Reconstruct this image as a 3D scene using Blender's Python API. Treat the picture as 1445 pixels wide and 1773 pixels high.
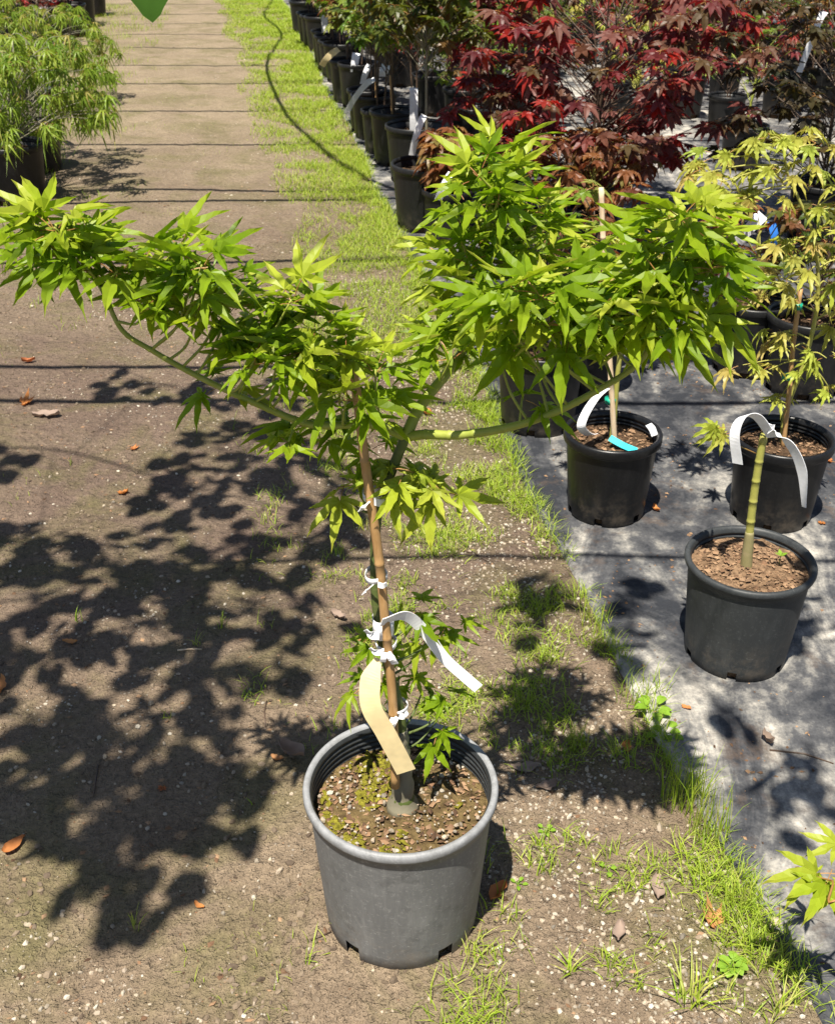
import bpy, math, random
import numpy as np
from mathutils import Vector, Matrix, noise, Quaternion

for o in list(bpy.data.objects): bpy.data.objects.remove(o)
SC = bpy.context.scene
COL = SC.collection
R = math.radians
random.seed(7); np.random.seed(7)

# ------------------------------------------------------------------ camera
F_PX, IMG_W, IMG_H = 1930.0, 1445.0, 1773.0
PITCH = math.atan(1136 / 1930)
CAM_H = 1.755
cam = bpy.data.cameras.new('camera'); camo = bpy.data.objects.new('camera', cam); COL.objects.link(camo)
camo.location = (0, 0, CAM_H); camo.rotation_euler = (R(90) - PITCH, 0, 0)
cam.sensor_fit = 'VERTICAL'; cam.sensor_height = 24; cam.lens = F_PX / IMG_H * 24
cam.clip_start = 0.02; cam.clip_end = 500
cam.dof.use_dof = True; cam.dof.focus_distance = 1.78; cam.dof.aperture_fstop = 11
SC.camera = camo
# ------------------------------------------------------------------ light
SHX, SHY = 0.15, 0.37                       # shadow drift on the ground per metre of height
SUN_DIR = Vector((SHX, SHY, -1)).normalized()
w = bpy.data.worlds.new('World'); SC.world = w; w.use_nodes = True
nt = w.node_tree; bg = nt.nodes['Background']
sky = nt.nodes.new('ShaderNodeTexSky'); sky.sky_type = 'NISHITA'; sky.sun_disc = False
sky.sun_elevation = math.asin(-SUN_DIR.z); sky.sun_rotation = math.atan2(-SUN_DIR.x, -SUN_DIR.y)
sky.air_density = 1.0; sky.dust_density = 1.0
nt.links.new(sky.outputs[0], bg.inputs[0]); bg.inputs[1].default_value = 0.05
sl = bpy.data.lights.new('sun', 'SUN'); sl.energy = 5.0; sl.angle = R(0.53); sl.color = (1.0, 0.935, 0.82)
so = bpy.data.objects.new('sun', sl); COL.objects.link(so)
so.rotation_euler = SUN_DIR.to_track_quat('-Z', 'Y').to_euler(); so.location = (-2, -4, 12)
SC.view_settings.view_transform = 'Standard'; SC.view_settings.look = 'None'
SC.view_settings.exposure = 1.2; SC.view_settings.gamma = 1.0
SC.view_settings.use_curve_mapping = False
SC.cycles.max_bounces = 4; SC.cycles.diffuse_bounces = 2; SC.cycles.glossy_bounces = 1; SC.cycles.transmission_bounces = 3

# ------------------------------------------------------------------ pixel -> place
def ray(px, py):
    u = (px - IMG_W / 2) / F_PX; v = -(py - IMG_H / 2) / F_PX
    return u, math.cos(PITCH) + v * math.sin(PITCH), -math.sin(PITCH) + v * math.cos(PITCH)
def on_z(px, py, z=0.0):
    x, y, q = ray(px, py); t = (z - CAM_H) / q
    return Vector((x * t, y * t, z))
def on_y(px, py, yy):
    x, y, q = ray(px, py); t = yy / y
    return Vector((x * t, yy, CAM_H + q * t))

# ------------------------------------------------------------------ helpers
def tag(o, label=None, cat=None, group=None, kind=None):
    if label: o['label'] = label
    if cat: o['category'] = cat
    if group: o['group'] = group
    if kind: o['kind'] = kind
    return o
def link(name, me, parent=None, loc=None):
    o = bpy.data.objects.new(name, me); COL.objects.link(o)
    if loc is not None: o.location = loc
    if parent is not None: o.parent = parent
    return o
def empty(name, loc):
    o = bpy.data.objects.new(name, None); COL.objects.link(o); o.location = loc; o.empty_display_size = .05
    return o
def mesh(name, verts, faces, mats, smooth=True, midx=None, attr=None):
    me = bpy.data.meshes.new(name)
    if isinstance(verts, np.ndarray): verts = verts.tolist()
    me.from_pydata(verts, [], faces)
    for m in (mats if isinstance(mats, (list, tuple)) else [mats]): me.materials.append(m)
    if midx is not None: me.polygons.foreach_set('material_index', np.asarray(midx, dtype=np.int32))
    if smooth: me.polygons.foreach_set('use_smooth', np.ones(len(me.polygons), dtype=bool))
    if attr is not None:
        a = me.attributes.new('rnd', 'FLOAT', 'POINT'); a.data.foreach_set('value', np.asarray(attr, dtype=np.float32))
    me.update(); return me
class MB:
    """collects shapes for one mesh"""
    def __init__(s): s.v = []; s.f = []; s.m = []
    def add(s, v, f, m=0):
        n = len(s.v); s.v += [tuple(p) for p in v]; s.f += [tuple(i + n for i in q) for q in f]; s.m += [m] * len(f)
    def tube(s, pts, rad, n=7, m=0, cap=True):
        pts = [Vector(p) for p in pts]; rad = rad if isinstance(rad, (list, tuple)) else [rad] * len(pts)
        v = []; up = Vector((0.31, 0.17, 0.93)).normalized()
        for i, p in enumerate(pts):
            d = (pts[min(i + 1, len(pts) - 1)] - pts[max(i - 1, 0)]).normalized()
            a = d.cross(up)
            if a.length < .05: a = d.cross(Vector((1, 0, 0)))
            a.normalize(); b = d.cross(a)
            for k in range(n):
                t = 2 * math.pi * k / n
                v.append(p + (a * math.cos(t) + b * math.sin(t)) * rad[i])
        f = []
        for i in range(len(pts) - 1):
            for k in range(n):
                k2 = (k + 1) % n
                f.append((i * n + k, i * n + k2, (i + 1) * n + k2, (i + 1) * n + k))
        if cap:
            f.append(tuple(range(n))[::-1]); f.append(tuple((len(pts) - 1) * n + k for k in range(n)))
        s.add(v, f, m)
    def mesh(s, name, mats, smooth=True): return mesh(name, s.v, s.f, mats, smooth, s.m)
def spline(pts, n=8):
    """Catmull-Rom through the points"""
    p = [Vector(q) for q in pts]; p = [p[0] * 2 - p[1]] + p + [p[-1] * 2 - p[-2]]; out = []
    for i in range(1, len(p) - 2):
        for k in range(n):
            t = k / n; a, b, c, d = p[i - 1:i + 3]
            out.append(0.5 * ((2 * b) + (c - a) * t + (2 * a - 5 * b + 4 * c - d) * t * t + (3 * b - a - 3 * c + d) * t ** 3))
    out.append(p[-2]); return out
def lerp_r(pts, r0, r1): n = len(pts) - 1; return [r0 + (r1 - r0) * i / n for i in range(n + 1)]

# ------------------------------------------------------------------ materials
def new_mat(name):
    m = bpy.data.materials.new(name); m.use_nodes = True; t = m.node_tree
    return m, t, t.nodes['Principled BSDF'], t.nodes['Material Output']
def N(t, typ, **kw):
    n = t.nodes.new(typ)
    for k, v in kw.items(): setattr(n, k, v)
    return n
def noise_n(t, vec, scale, detail=4, rough=.55, dist=0):
    n = N(t, 'ShaderNodeTexNoise'); n.inputs['Scale'].default_value = scale; n.inputs['Detail'].default_value = detail
    n.inputs['Roughness'].default_value = rough; n.inputs['Distortion'].default_value = dist
    if vec: t.links.new(vec, n.inputs['Vector'])
    return n.outputs['Fac']
def ramp(t, fac, stops):
    r = N(t, 'ShaderNodeValToRGB'); e = r.color_ramp.elements
    while len(e) < len(stops): e.new(.5)
    for q, (p, c) in zip(e, stops): q.position = p; q.color = (*c, 1) if len(c) == 3 else c
    t.links.new(fac, r.inputs[0]); return r.outputs[0]
def mixc(t, fac, a, b, mode='MIX'):
    n = N(t, 'ShaderNodeMix', data_type='RGBA', blend_type=mode)
    for s, v in ((0, fac), (6, a), (7, b)):
        if hasattr(v, 'links'): t.links.new(v, n.inputs[s])
        else: n.inputs[s].default_value = v if s == 0 else (*v, 1)
    return n.outputs[2]
def mathn(t, op, a, b=None, clamp=False):
    n = N(t, 'ShaderNodeMath', operation=op, use_clamp=clamp)
    for i, v in enumerate((a, b)):
        if v is None: continue
        if hasattr(v, 'links'): t.links.new(v, n.inputs[i])
        else: n.inputs[i].default_value = v
    return n.outputs[0]
def bump(t, h, bs, strength, dist, prev=None):
    b = N(t, 'ShaderNodeBump'); b.inputs['Strength'].default_value = strength; b.inputs['Distance'].default_value = dist
    t.links.new(h, b.inputs['Height'])
    if prev: t.links.new(prev, b.inputs['Normal'])
    t.links.new(b.outputs[0], bs.inputs['Normal']); return b.outputs[0]
def coords(t, kind='Object'): return N(t, 'ShaderNodeTexCoord').outputs[kind]
def scaled(t, vec, s):
    m = N(t, 'ShaderNodeMapping'); m.inputs['Scale'].default_value = s; t.links.new(vec, m.inputs[0]); return m.outputs[0]
def rnd_fac(t):
    oi = N(t, 'ShaderNodeObjectInfo'); at = N(t, 'ShaderNodeAttribute', attribute_name='rnd')
    return mathn(t, 'FRACT', mathn(t, 'ADD', oi.outputs['Random'], at.outputs['Fac']))

def leaf_mat(name, cols, trans, tfac=.42, rough=.42, spec=.3, tips=0.0, tipc=(.5, .45, .1)):
    m, t, bs, out = new_mat(name)
    f = rnd_fac(t); c = coords(t)
    col = ramp(t, f, [(i / (len(cols) - 1), q) for i, q in enumerate(cols)])
    nz = noise_n(t, c, 60, 1)
    col = mixc(t, .35, col, mixc(t, nz, (.45, .45, .45), (1.35, 1.35, 1.35)), 'MULTIPLY')
    tp_ = N(t, 'ShaderNodeAttribute', attribute_name='tip').outputs['Fac']
    col = mixc(t, mathn(t, 'MULTIPLY', tp_, tips), col, tipc)
    t.links.new(col, bs.inputs['Base Color']); bs.inputs['Roughness'].default_value = rough
    bs.inputs['Specular IOR Level'].default_value = spec
    tr = N(t, 'ShaderNodeBsdfTranslucent')
    tc = mixc(t, 1.0, col, trans, 'MULTIPLY'); t.links.new(tc, tr.inputs[0])
    mx = N(t, 'ShaderNodeMixShader'); mx.inputs[0].default_value = tfac
    t.links.new(bs.outputs[0], mx.inputs[1]); t.links.new(tr.outputs[0], mx.inputs[2]); t.links.new(mx.outputs[0], out.inputs[0])
    return m
def simple(name, c0, c1, scale=30, rough=.7, spec=.3, bstr=.3, bdist=.003, stretch=(1, 1, 1), bscale=None):
    m, t, bs, out = new_mat(name); c = scaled(t, coords(t), stretch)
    nz = noise_n(t, c, scale, 6, .65)
    t.links.new(ramp(t, nz, [(.3, c0), (.7, c1)]), bs.inputs['Base Color'])
    bs.inputs['Roughness'].default_value = rough; bs.inputs['Specular IOR Level'].default_value = spec
    if bstr: bump(t, noise_n(t, c, bscale or scale * 2, 4), bs, bstr, bdist)
    return m

def dirt_mat():
    m, t, bs, out = new_mat('packed_dirt'); c = coords(t)
    big = noise_n(t, c, 1.3, 6, .66, .6); mid = noise_n(t, c, 5, 6, .65); fine = noise_n(t, c, 60, 3, .7); vf = noise_n(t, c, 260, 2, .7)
    sep = N(t, 'ShaderNodeSeparateXYZ'); t.links.new(c, sep.inputs[0])
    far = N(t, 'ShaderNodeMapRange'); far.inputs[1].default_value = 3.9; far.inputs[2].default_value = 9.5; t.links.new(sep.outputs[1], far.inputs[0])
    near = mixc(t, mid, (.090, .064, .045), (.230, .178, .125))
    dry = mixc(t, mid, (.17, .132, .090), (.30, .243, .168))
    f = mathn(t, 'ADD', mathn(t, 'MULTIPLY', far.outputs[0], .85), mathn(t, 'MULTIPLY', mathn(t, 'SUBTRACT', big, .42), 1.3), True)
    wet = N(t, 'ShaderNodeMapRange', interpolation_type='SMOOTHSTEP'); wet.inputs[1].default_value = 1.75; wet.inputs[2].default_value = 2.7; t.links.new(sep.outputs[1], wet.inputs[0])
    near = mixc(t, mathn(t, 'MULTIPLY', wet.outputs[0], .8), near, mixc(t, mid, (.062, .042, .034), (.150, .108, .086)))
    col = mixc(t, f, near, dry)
    moss = ramp(t, noise_n(t, c, 2.3, 6, .7, .6), [(.47, (0, 0, 0)), (.66, (1, 1, 1))])
    col = mixc(t, mathn(t, 'MULTIPLY', moss, .62), col, (.105, .100, .038))
    col = mixc(t, .8, col, mixc(t, fine, (.22, .22, .22), (1.75, 1.72, 1.68)), 'MULTIPLY')
    col = mixc(t, .6, col, mixc(t, vf, (.45, .45, .45), (1.5, 1.5, 1.5)), 'MULTIPLY')
    vo = N(t, 'ShaderNodeTexVoronoi'); vo.inputs['Scale'].default_value = 110; t.links.new(c, vo.inputs['Vector'])
    sp = N(t, 'ShaderNodeSeparateColor'); t.links.new(vo.outputs['Color'], sp.inputs[0])
    on = mathn(t, 'MULTIPLY', mathn(t, 'GREATER_THAN', sp.outputs[0], .88), mathn(t, 'LESS_THAN', vo.outputs['Distance'], .28))
    col = mixc(t, mathn(t, 'MULTIPLY', mathn(t, 'MULTIPLY', on, ramp(t, noise_n(t, c, 3.1, 4), [(.5, (0, 0, 0)), (.62, (1, 1, 1))])), .7), col, (.42, .39, .34))
    t.links.new(col, bs.inputs['Base Color']); bs.inputs['Roughness'].default_value = .93; bs.inputs['Specular IOR Level'].default_value = .15
    b1 = bump(t, noise_n(t, c, 17, 5, .68), bs, .9, .05); b2 = bump(t, fine, bs, .8, .010, b1); bump(t, vf, bs, .5, .002, b2)
    return m
def fabric_mat():
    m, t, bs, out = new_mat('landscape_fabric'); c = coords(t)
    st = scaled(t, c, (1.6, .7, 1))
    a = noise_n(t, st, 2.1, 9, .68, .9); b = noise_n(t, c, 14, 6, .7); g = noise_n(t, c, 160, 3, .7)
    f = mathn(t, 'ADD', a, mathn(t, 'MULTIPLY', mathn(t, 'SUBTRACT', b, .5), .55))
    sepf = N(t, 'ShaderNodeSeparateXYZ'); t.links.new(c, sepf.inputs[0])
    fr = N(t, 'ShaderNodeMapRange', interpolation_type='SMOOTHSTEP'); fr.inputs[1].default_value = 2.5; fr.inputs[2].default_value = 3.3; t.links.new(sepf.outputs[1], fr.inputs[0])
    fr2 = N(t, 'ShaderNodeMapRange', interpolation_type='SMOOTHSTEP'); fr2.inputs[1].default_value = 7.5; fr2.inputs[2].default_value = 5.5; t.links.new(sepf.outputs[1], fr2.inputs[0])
    f = mathn(t, 'SUBTRACT', f, mathn(t, 'MULTIPLY', mathn(t, 'MULTIPLY', fr.outputs[0], fr2.outputs[0]), .085))  # darker band: newer cloth plus the bronze maple's leaf shade put into the colour
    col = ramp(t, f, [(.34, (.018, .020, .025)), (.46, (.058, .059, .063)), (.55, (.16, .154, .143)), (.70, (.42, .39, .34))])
    soil = ramp(t, noise_n(t, c, 4.2, 7, .75, .5), [(.56, (0, 0, 0)), (.70, (1, 1, 1))])
    col = mixc(t, mathn(t, 'MULTIPLY', soil, .75), col, (.085, .058, .040))
    col = mixc(t, .75, col, mixc(t, g, (.35, .35, .35), (1.6, 1.6, 1.6)), 'MULTIPLY')
    t.links.new(col, bs.inputs['Base Color']); bs.inputs['Roughness'].default_value = .7; bs.inputs['Specular IOR Level'].default_value = .3
    b1 = bump(t, noise_n(t, c, 9, 5, .6), bs, .45, .02); bump(t, g, bs, .4, .0015, b1)
    return m
def pot_mat(name, c0, c1, dust, dcol, rough, rim=None):
    m, t, bs, out = new_mat(name); c = coords(t)
    nz = noise_n(t, c, 9, 6, .7); sc = noise_n(t, scaled(t, c, (90, 90, 6)), 1, 4, .7); sp = noise_n(t, c, 120, 3, .75)
    col = mixc(t, nz, c0, c1)
    col = mixc(t, mathn(t, 'MULTIPLY', ramp(t, sc, [(.5, (0, 0, 0)), (.8, (1, 1, 1))]), dust * .35), col, dcol)
    col = mixc(t, mathn(t, 'MULTIPLY', ramp(t, sp, [(.56, (0, 0, 0)), (.72, (1, 1, 1))]), dust * .7), col, dcol)
    scuff = noise_n(t, scaled(t, c, (30, 30, 110)), 1, 3, .7, 2.5)
    col = mixc(t, mathn(t, 'MULTIPLY', ramp(t, scuff, [(.64, (0, 0, 0)), (.70, (1, 1, 1))]), dust * .9), col, [q * 1.15 for q in dcol])
    blot = noise_n(t, c, 5.5, 5, .7, .8)
    col = mixc(t, mathn(t, 'MULTIPLY', ramp(t, blot, [(.52, (0, 0, 0)), (.70, (1, 1, 1))]), dust * .5), col, [q * .95 for q in dcol])
    drk = noise_n(t, c, 16, 5, .75)
    col = mixc(t, mathn(t, 'MULTIPLY', ramp(t, drk, [(.56, (0, 0, 0)), (.75, (1, 1, 1))]), .55), col, [q * .45 for q in c0])
    sep = N(t, 'ShaderNodeSeparateXYZ'); t.links.new(c, sep.inputs[0])
    low = N(t, 'ShaderNodeMapRange'); low.inputs[1].default_value = .13; low.inputs[2].default_value = 0.0; t.links.new(sep.outputs[2], low.inputs[0])
    mud = mathn(t, 'MULTIPLY', mathn(t, 'MULTIPLY', low.outputs[0], ramp(t, noise_n(t, c, 25, 6, .7), [(.45, (0, 0, 0)), (.7, (1, 1, 1))])), .3 + .5 * dust)
    col = mixc(t, mud, col, (.17, .135, .10))
    if rim:
        hi = N(t, 'ShaderNodeMapRange'); hi.inputs[1].default_value = rim - .022; hi.inputs[2].default_value = rim - .004; t.links.new(sep.outputs[2], hi.inputs[0])
        col = mixc(t, mathn(t, 'MULTIPLY', hi.outputs[0], ramp(t, noise_n(t, c, 30, 6, .75), [(.38, (.25, .25, .25)), (.62, (1, 1, 1))])), col, (.24, .245, .255))
    t.links.new(col, bs.inputs['Base Color'])
    t.links.new(mathn(t, 'ADD', rough, mathn(t, 'MULTIPLY', nz, .25)), bs.inputs['Roughness']); bs.inputs['Specular IOR Level'].default_value = .32
    bump(t, sc, bs, .15, .0015)
    return m
def stem_mat(name, c0, c1, ring):
    m, t, bs, out = new_mat(name); c = coords(t)
    col = mixc(t, noise_n(t, c, 25, 5, .6), c0, c1)
    col = mixc(t, mathn(t, 'MULTIPLY', ramp(t, noise_n(t, scaled(t, c, (14, 14, 60)), 1, 3), [(.58, (0, 0, 0)), (.75, (1, 1, 1))]), .35), col, ring)
    t.links.new(col, bs.inputs['Base Color']); bs.inputs['Roughness'].default_value = .5; bs.inputs['Specular IOR Level'].default_value = .3
    bump(t, noise_n(t, c, 130, 4), bs, .3, .001)
    return m

M = {}
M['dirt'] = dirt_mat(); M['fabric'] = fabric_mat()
M['pot_grey'] = pot_mat('weathered_grey_plastic', (.085, .087, .088), (.165, .167, .165), .75, (.30, .30, .29), .42, .33)
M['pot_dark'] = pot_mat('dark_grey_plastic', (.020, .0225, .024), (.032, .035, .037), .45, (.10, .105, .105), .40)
M['pot_black'] = pot_mat('black_plastic', (.004, .004, .0045), (.009, .009, .0095), .25, (.05, .05, .05), .22)
M['pot_row'] = pot_mat('black_plastic_dusty', (.005, .005, .0055), (.012, .012, .0125), .3, (.06, .06, .06), .30)
M['soil'] = simple('bark_soil', (.022, .014, .009), (.10, .062, .036), 60, .95, .1, 1.0, .02, bscale=45)
M['soil_pale'] = simple('dry_bark_soil', (.055, .032, .018), (.27, .175, .105), 75, .95, .1, 1.0, .02, bscale=55)
M['soil_moss'] = simple('mossy_soil', (.035, .022, .012), (.16, .115, .05), 45, .95, .1, 1.0, .018, bscale=60)
M['moss'] = simple('moss', (.085, .075, .010), (.26, .235, .03), 90, .95, .1, .9, .01)
M['bark_bit'] = leaf_mat('bark_bits', [(.05, .028, .016), (.17, .095, .052), (.30, .19, .11), (.10, .06, .035)], (.1, .1, .1), .05, .9)
M['perlite'] = leaf_mat('pale_pebble', [(.36, .30, .22), (.22, .185, .14), (.48, .43, .35), (.14, .12, .095), (.38, .31, .23), (.27, .22, .17)], (.1, .1, .1), .03, .85)
M['stem_green'] = stem_mat('green_bark', (.17, .22, .030), (.30, .31, .06), (.45, .41, .17))
M['stem_trunk'] = stem_mat('olive_bark', (.045, .070, .018), (.105, .130, .035), (.19, .165, .085))
M['stem_base'] = stem_mat('grey_bark', (.12, .11, .075), (.23, .21, .15), (.30, .27, .19))
M['stem_graft'] = stem_mat('scarred_green_bark', (.16, .15, .06), (.27, .23, .12), (.33, .25, .16))
M['stem_brown'] = stem_mat('brown_bark', (.040, .026, .019), (.095, .062, .042), (.16, .12, .08))
M['stem_yellow'] = stem_mat('yellow_green_bark', (.24, .25, .045), (.36, .33, .09), (.42, .33, .13))
M['bamboo'] = simple('bamboo', (.26, .145, .052), (.44, .27, .12), 18, .45, .4, .2, .001, (6, 6, 1))
M['bamboo_pale'] = simple('pale_bamboo', (.50, .36, .22), (.68, .54, .38), 18, .45, .4, .2, .001, (6, 6, 1))
M['tape_white'] = leaf_mat('white_tape', [(.72, .72, .74), (.80, .80, .80)], (1, 1, 1), .2, .5)
M['tag_white'] = leaf_mat('white_tag', [(.78, .79, .82), (.84, .84, .86)], (1, 1, 1), .12, .4)
M['tag_yellow'] = leaf_mat('faded_yellow_tag', [(.80, .66, .36), (.84, .70, .40)], (1, .9, .7), .2, .5)
M['tie_teal'] = simple('teal_tape', (.0, .20, .13), (.01, .28, .18), 20, .4, .4, 0)
M['tag_cyan'] = simple('cyan_label', (.02, .42, .50), (.04, .50, .58), 20, .4, .4, 0)
M['tag_blue'] = simple('blue_label', (.01, .08, .30), (.02, .12, .40), 20, .4, .4, 0)
M['tag_purple'] = simple('purple_label', (.05, .03, .11), (.10, .07, .2), 20, .4, .4, 0)
M['pipe'] = simple('galvanised_pipe', (.35, .35, .36), (.5, .5, .5), 10, .4, .5, 0)
M['cable'] = simple('black_hose', (.02, .02, .02), (.04, .04, .04), 10, .5, .4, 0)
M['petiole'] = simple('red_petiole', (.22, .07, .03), (.30, .20, .05), 20, .5, .3, 0)
M['lf_lime'] = leaf_mat('lime_leaf', [(.125, .205, .008), (.185, .280, .011), (.240, .325, .015), (.160, .255, .010), (.310, .370, .024)], (1.35, 1.5, .5), .48, .42, .25, .5, (.42, .42, .06))
M['lf_lime_pale'] = leaf_mat('pale_lime_leaf', [(.27, .35, .018), (.33, .37, .04), (.30, .36, .024)], (1.1, 1.25, .5), .40, .45, .25, .6, (.50, .44, .10))
M['lf_red'] = leaf_mat('red_leaf', [(.065, .014, .016), (.140, .019, .022), (.090, .030, .025), (.270, .018, .012), (.150, .045, .035), (.070, .050, .018), (.190, .075, .064)], (1.9, .65, .5), .38, .45, .3)
M['lf_olive'] = leaf_mat('olive_leaf', [(.045, .080, .010), (.08, .085, .014), (.075, .13, .014), (.13, .070, .022), (.045, .075, .012), (.11, .14, .020)], (1.5, 1.25, .4), .4)
M['lf_dkolive'] = leaf_mat('dark_olive_leaf', [(.022, .028, .012), (.060, .035, .018), (.035, .045, .014), (.075, .050, .020), (.024, .026, .020)], (1.5, 1.0, .35), .4)
M['lf_bronze'] = leaf_mat('bronze_yellow_leaf', [(.32, .38, .05), (.40, .36, .08), (.36, .42, .06), (.42, .31, .10), (.27, .36, .05)], (1.2, 1.05, .5), .38)
M['lf_orange'] = leaf_mat('orange_brown_leaf', [(.16, .055, .022), (.22, .10, .035), (.10, .028, .020), (.25, .14, .05), (.14, .12, .03)], (1.5, .9, .5), .4)
M['lf_green'] = leaf_mat('mid_green_leaf', [(.08, .15, .015), (.14, .21, .02), (.19, .24, .03), (.10, .17, .02), (.23, .24, .05)], (1.2, 1.3, .5), .4)
M['lf_thread'] = leaf_mat('thread_leaf', [(.12, .20, .020), (.19, .28, .028), (.25, .31, .04), (.16, .25, .025), (.34, .29, .08)], (1.2, 1.25, .5), .4)
M['lf_broad'] = leaf_mat('broad_leaf', [(.045, .11, .012), (.06, .14, .015), (.08, .16, .02)], (1.3, 1.5, .5), .35)
M['lf_dead'] = leaf_mat('dead_leaf', [(.42, .16, .05), (.50, .22, .06), (.44, .24, .12), (.36, .12, .045)], (1.1, .9, .6), .2, .7)
M['lf_deadgrey'] = leaf_mat('grey_dead_leaf', [(.20, .15, .115), (.27, .20, .16)], (1, .9, .8), .15, .8)
M['grass'] = leaf_mat('grass_blades', [(.18, .28, .018), (.26, .37, .028), (.36, .43, .05), (.20, .32, .020), (.44, .42, .12), (.29, .39, .035)], (1.15, 1.2, .5), .38, .5)
M['weed'] = leaf_mat('weed_leaf', [(.17, .30, .025), (.22, .36, .04)], (1.1, 1.2, .5), .35)

# ------------------------------------------------------------------ leaves
def palmate(name, mats, angs, lens, width, sinus, droop, fold, serr, seed, petiole=.035, curl=0.0):
    """A maple leaf: origin at the petiole joint, middle lobe along +X, upper side +Z; lobes share their sinus points."""
    rg = random.Random(seed); v = [(0, 0, 0)]; f = []; mi = []
    n = len(angs); A = [R(a) + rg.uniform(-.06, .06) for a in angs]; L = [l * rg.uniform(.9, 1.1) for l in lens]
    def pt(r, a, off, z):       # point r along direction a, moved sideways by off
        return (r * math.cos(a) - off * math.sin(a), r * math.sin(a) + off * math.cos(a), z)
    dz = [droop * rg.uniform(.6, 1.4) for _ in range(n)]
    S = []
    for i in range(n + 1):
        if i == 0: a = A[0] - R(22); r = sinus * L[0] * .9
        elif i == n: a = A[-1] + R(22); r = sinus * L[-1] * .9
        else: a = (A[i - 1] + A[i]) / 2; r = sinus * (L[i - 1] + L[i]) / 2
        S.append(len(v)); v.append((r * math.cos(a), r * math.sin(a), -droop * r * r * 9 + fold * .012))
    for i in range(n):
        a, l, d = A[i], L[i], dz[i]; wd = width * l; bend = rg.uniform(-.12, .12)
        st = [(.30, None), (.44, 1.0), (.57, .95), (.71, .62), (.85, .23)]
        rib = []; le = [S[i + 1]]; ri = [S[i]]
        for k, (tt, ww) in enumerate(st):
            r = l * tt; aa = a + bend * tt * tt
            z = -d * r * r * 9 - curl * max(0, tt - .5) ** 2 * l
            rib.append(len(v)); v.append(pt(r, aa, 0, z - fold * wd * .5))
            if ww is not None:
                sj = 1 + serr * (1 if k % 2 else -1)
                le.append(len(v)); v.append(pt(r + (serr * .10 * l if k % 2 else 0), aa, wd * ww * sj, z + fold * wd * .35))
                ri.append(len(v)); v.append(pt(r + (serr * .10 * l if k % 2 else 0), aa, -wd * ww * sj, z + fold * wd * .35))
        tip = len(v); v.append(pt(l, a + bend, 0, -d * l * l * 9 - curl * .25 * l))
        f += [(0, rib[0], S[i + 1]), (0, S[i], rib[0])]
        for k in range(len(st) - 1):
            f += [(rib[k], rib[k + 1], le[k + 1], le[k]), (rib[k], ri[k], ri[k + 1], rib[k + 1])]
        f += [(rib[-1], tip, le[-1]), (rib[-1], ri[-1], tip)]
    mi = [0] * len(f)
    if petiole:
        b = len(v); rr = .0009
        for q in ((0, 0, -.0005), (-petiole * .5, 0, .001), (-petiole, 0, -.002)):
            for k in range(3):
                t = 2 * math.pi * k / 3; v.append((q[0], q[1] + rr * math.cos(t), q[2] + rr * math.sin(t)))
        for s in range(2):
            for k in range(3):
                k2 = (k + 1) % 3; f.append((b + s * 3 + k, b + s * 3 + k2, b + s * 3 + 3 + k2, b + s * 3 + 3 + k)); mi.append(1)
    me = mesh(name, v, f, mats, False, mi); lm = max(L)
    at = me.attributes.new('tip', 'FLOAT', 'POINT'); at.data.foreach_set('value', np.array([max(0., min(1., (math.hypot(q[0], q[1]) / lm - .55) / .45)) ** 1.5 if q[0] > -.02 else 0. for q in v], dtype=np.float32))
    return me
def species(nm, mat, k, angs, lens, width, sinus, droop, fold, serr, sd, petiole=.03, curl=0., nvar=5):
    out = []
    for j in range(nvar):
        rg = random.Random(sd + j)
        out.append(palmate(nm, [mat, M['petiole']], angs, [l * k for l in lens], width, sinus, droop * rg.uniform(.3, 1.7), fold * rg.uniform(.6, 1.4), serr, sd * 10 + j, petiole, curl))
    return out
A7 = (-128, -86, -43, 0, 43, 86, 128); A5 = (-88, -44, 0, 44, 88); A9 = (-150, -112, -75, -38, 0, 38, 75, 112, 150)
LEAF = {
    'lime': species('maple_leaf', M['lf_lime'], .078, A7, (.30, .68, .95, 1.08, .95, .68, .30), .108, .25, .45, .6, .14, 11, .034),
    'lime_pale': species('maple_leaf', M['lf_lime_pale'], .078, A7, (.30, .68, .95, 1.08, .95, .68, .30), .113, .26, .35, .6, .14, 31, .034),
    'red': species('maple_leaf', M['lf_red'], .062, A7, (.42, .75, .95, 1.05, .95, .75, .42), .17, .32, .5, .4, .08, 51),
    'olive': species('maple_leaf', M['lf_olive'], .060, A7, (.42, .75, .95, 1.05, .95, .75, .42), .19, .38, .5, .4, .08, 61),
    'dkolive': species('maple_leaf', M['lf_dkolive'], .062, A7, (.42, .75, .95, 1.05, .95, .75, .42), .18, .34, .5, .4, .08, 71),
    'bronze': species('maple_leaf', M['lf_bronze'], .062, A9, (.35, .6, .82, .98, 1.05, .98, .82, .6, .35), .105, .26, 1.1, .6, .26, 81, .03, .25),
    'orange': species('maple_leaf', M['lf_orange'], .066, A7, (.42, .75, .95, 1.05, .95, .75, .42), .20, .40, .8, .5, .1, 91),
    'green': species('maple_leaf', M['lf_green'], .052, A7, (.42, .75, .95, 1.05, .95, .75, .42), .17, .34, .5, .4, .08, 101),
    'thread': species('maple_leaf', M['lf_thread'], .068, A7, (.45, .75, .95, 1.05, .95, .75, .45), .062, .16, 1.6, .4, .2, 111, .02, .4),
}
def frame(mid, nrm):
    x = mid.normalized(); z = (nrm - x * nrm.dot(x))
    if z.length < 1e-4: z = Vector((0, 0, 1)) if abs(x.z) < .9 else Vector((1, 0, 0)); z = z - x * z.dot(x)
    z.normalize(); y = z.cross(x)
    return Matrix((x, y, z)).transposed()
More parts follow.
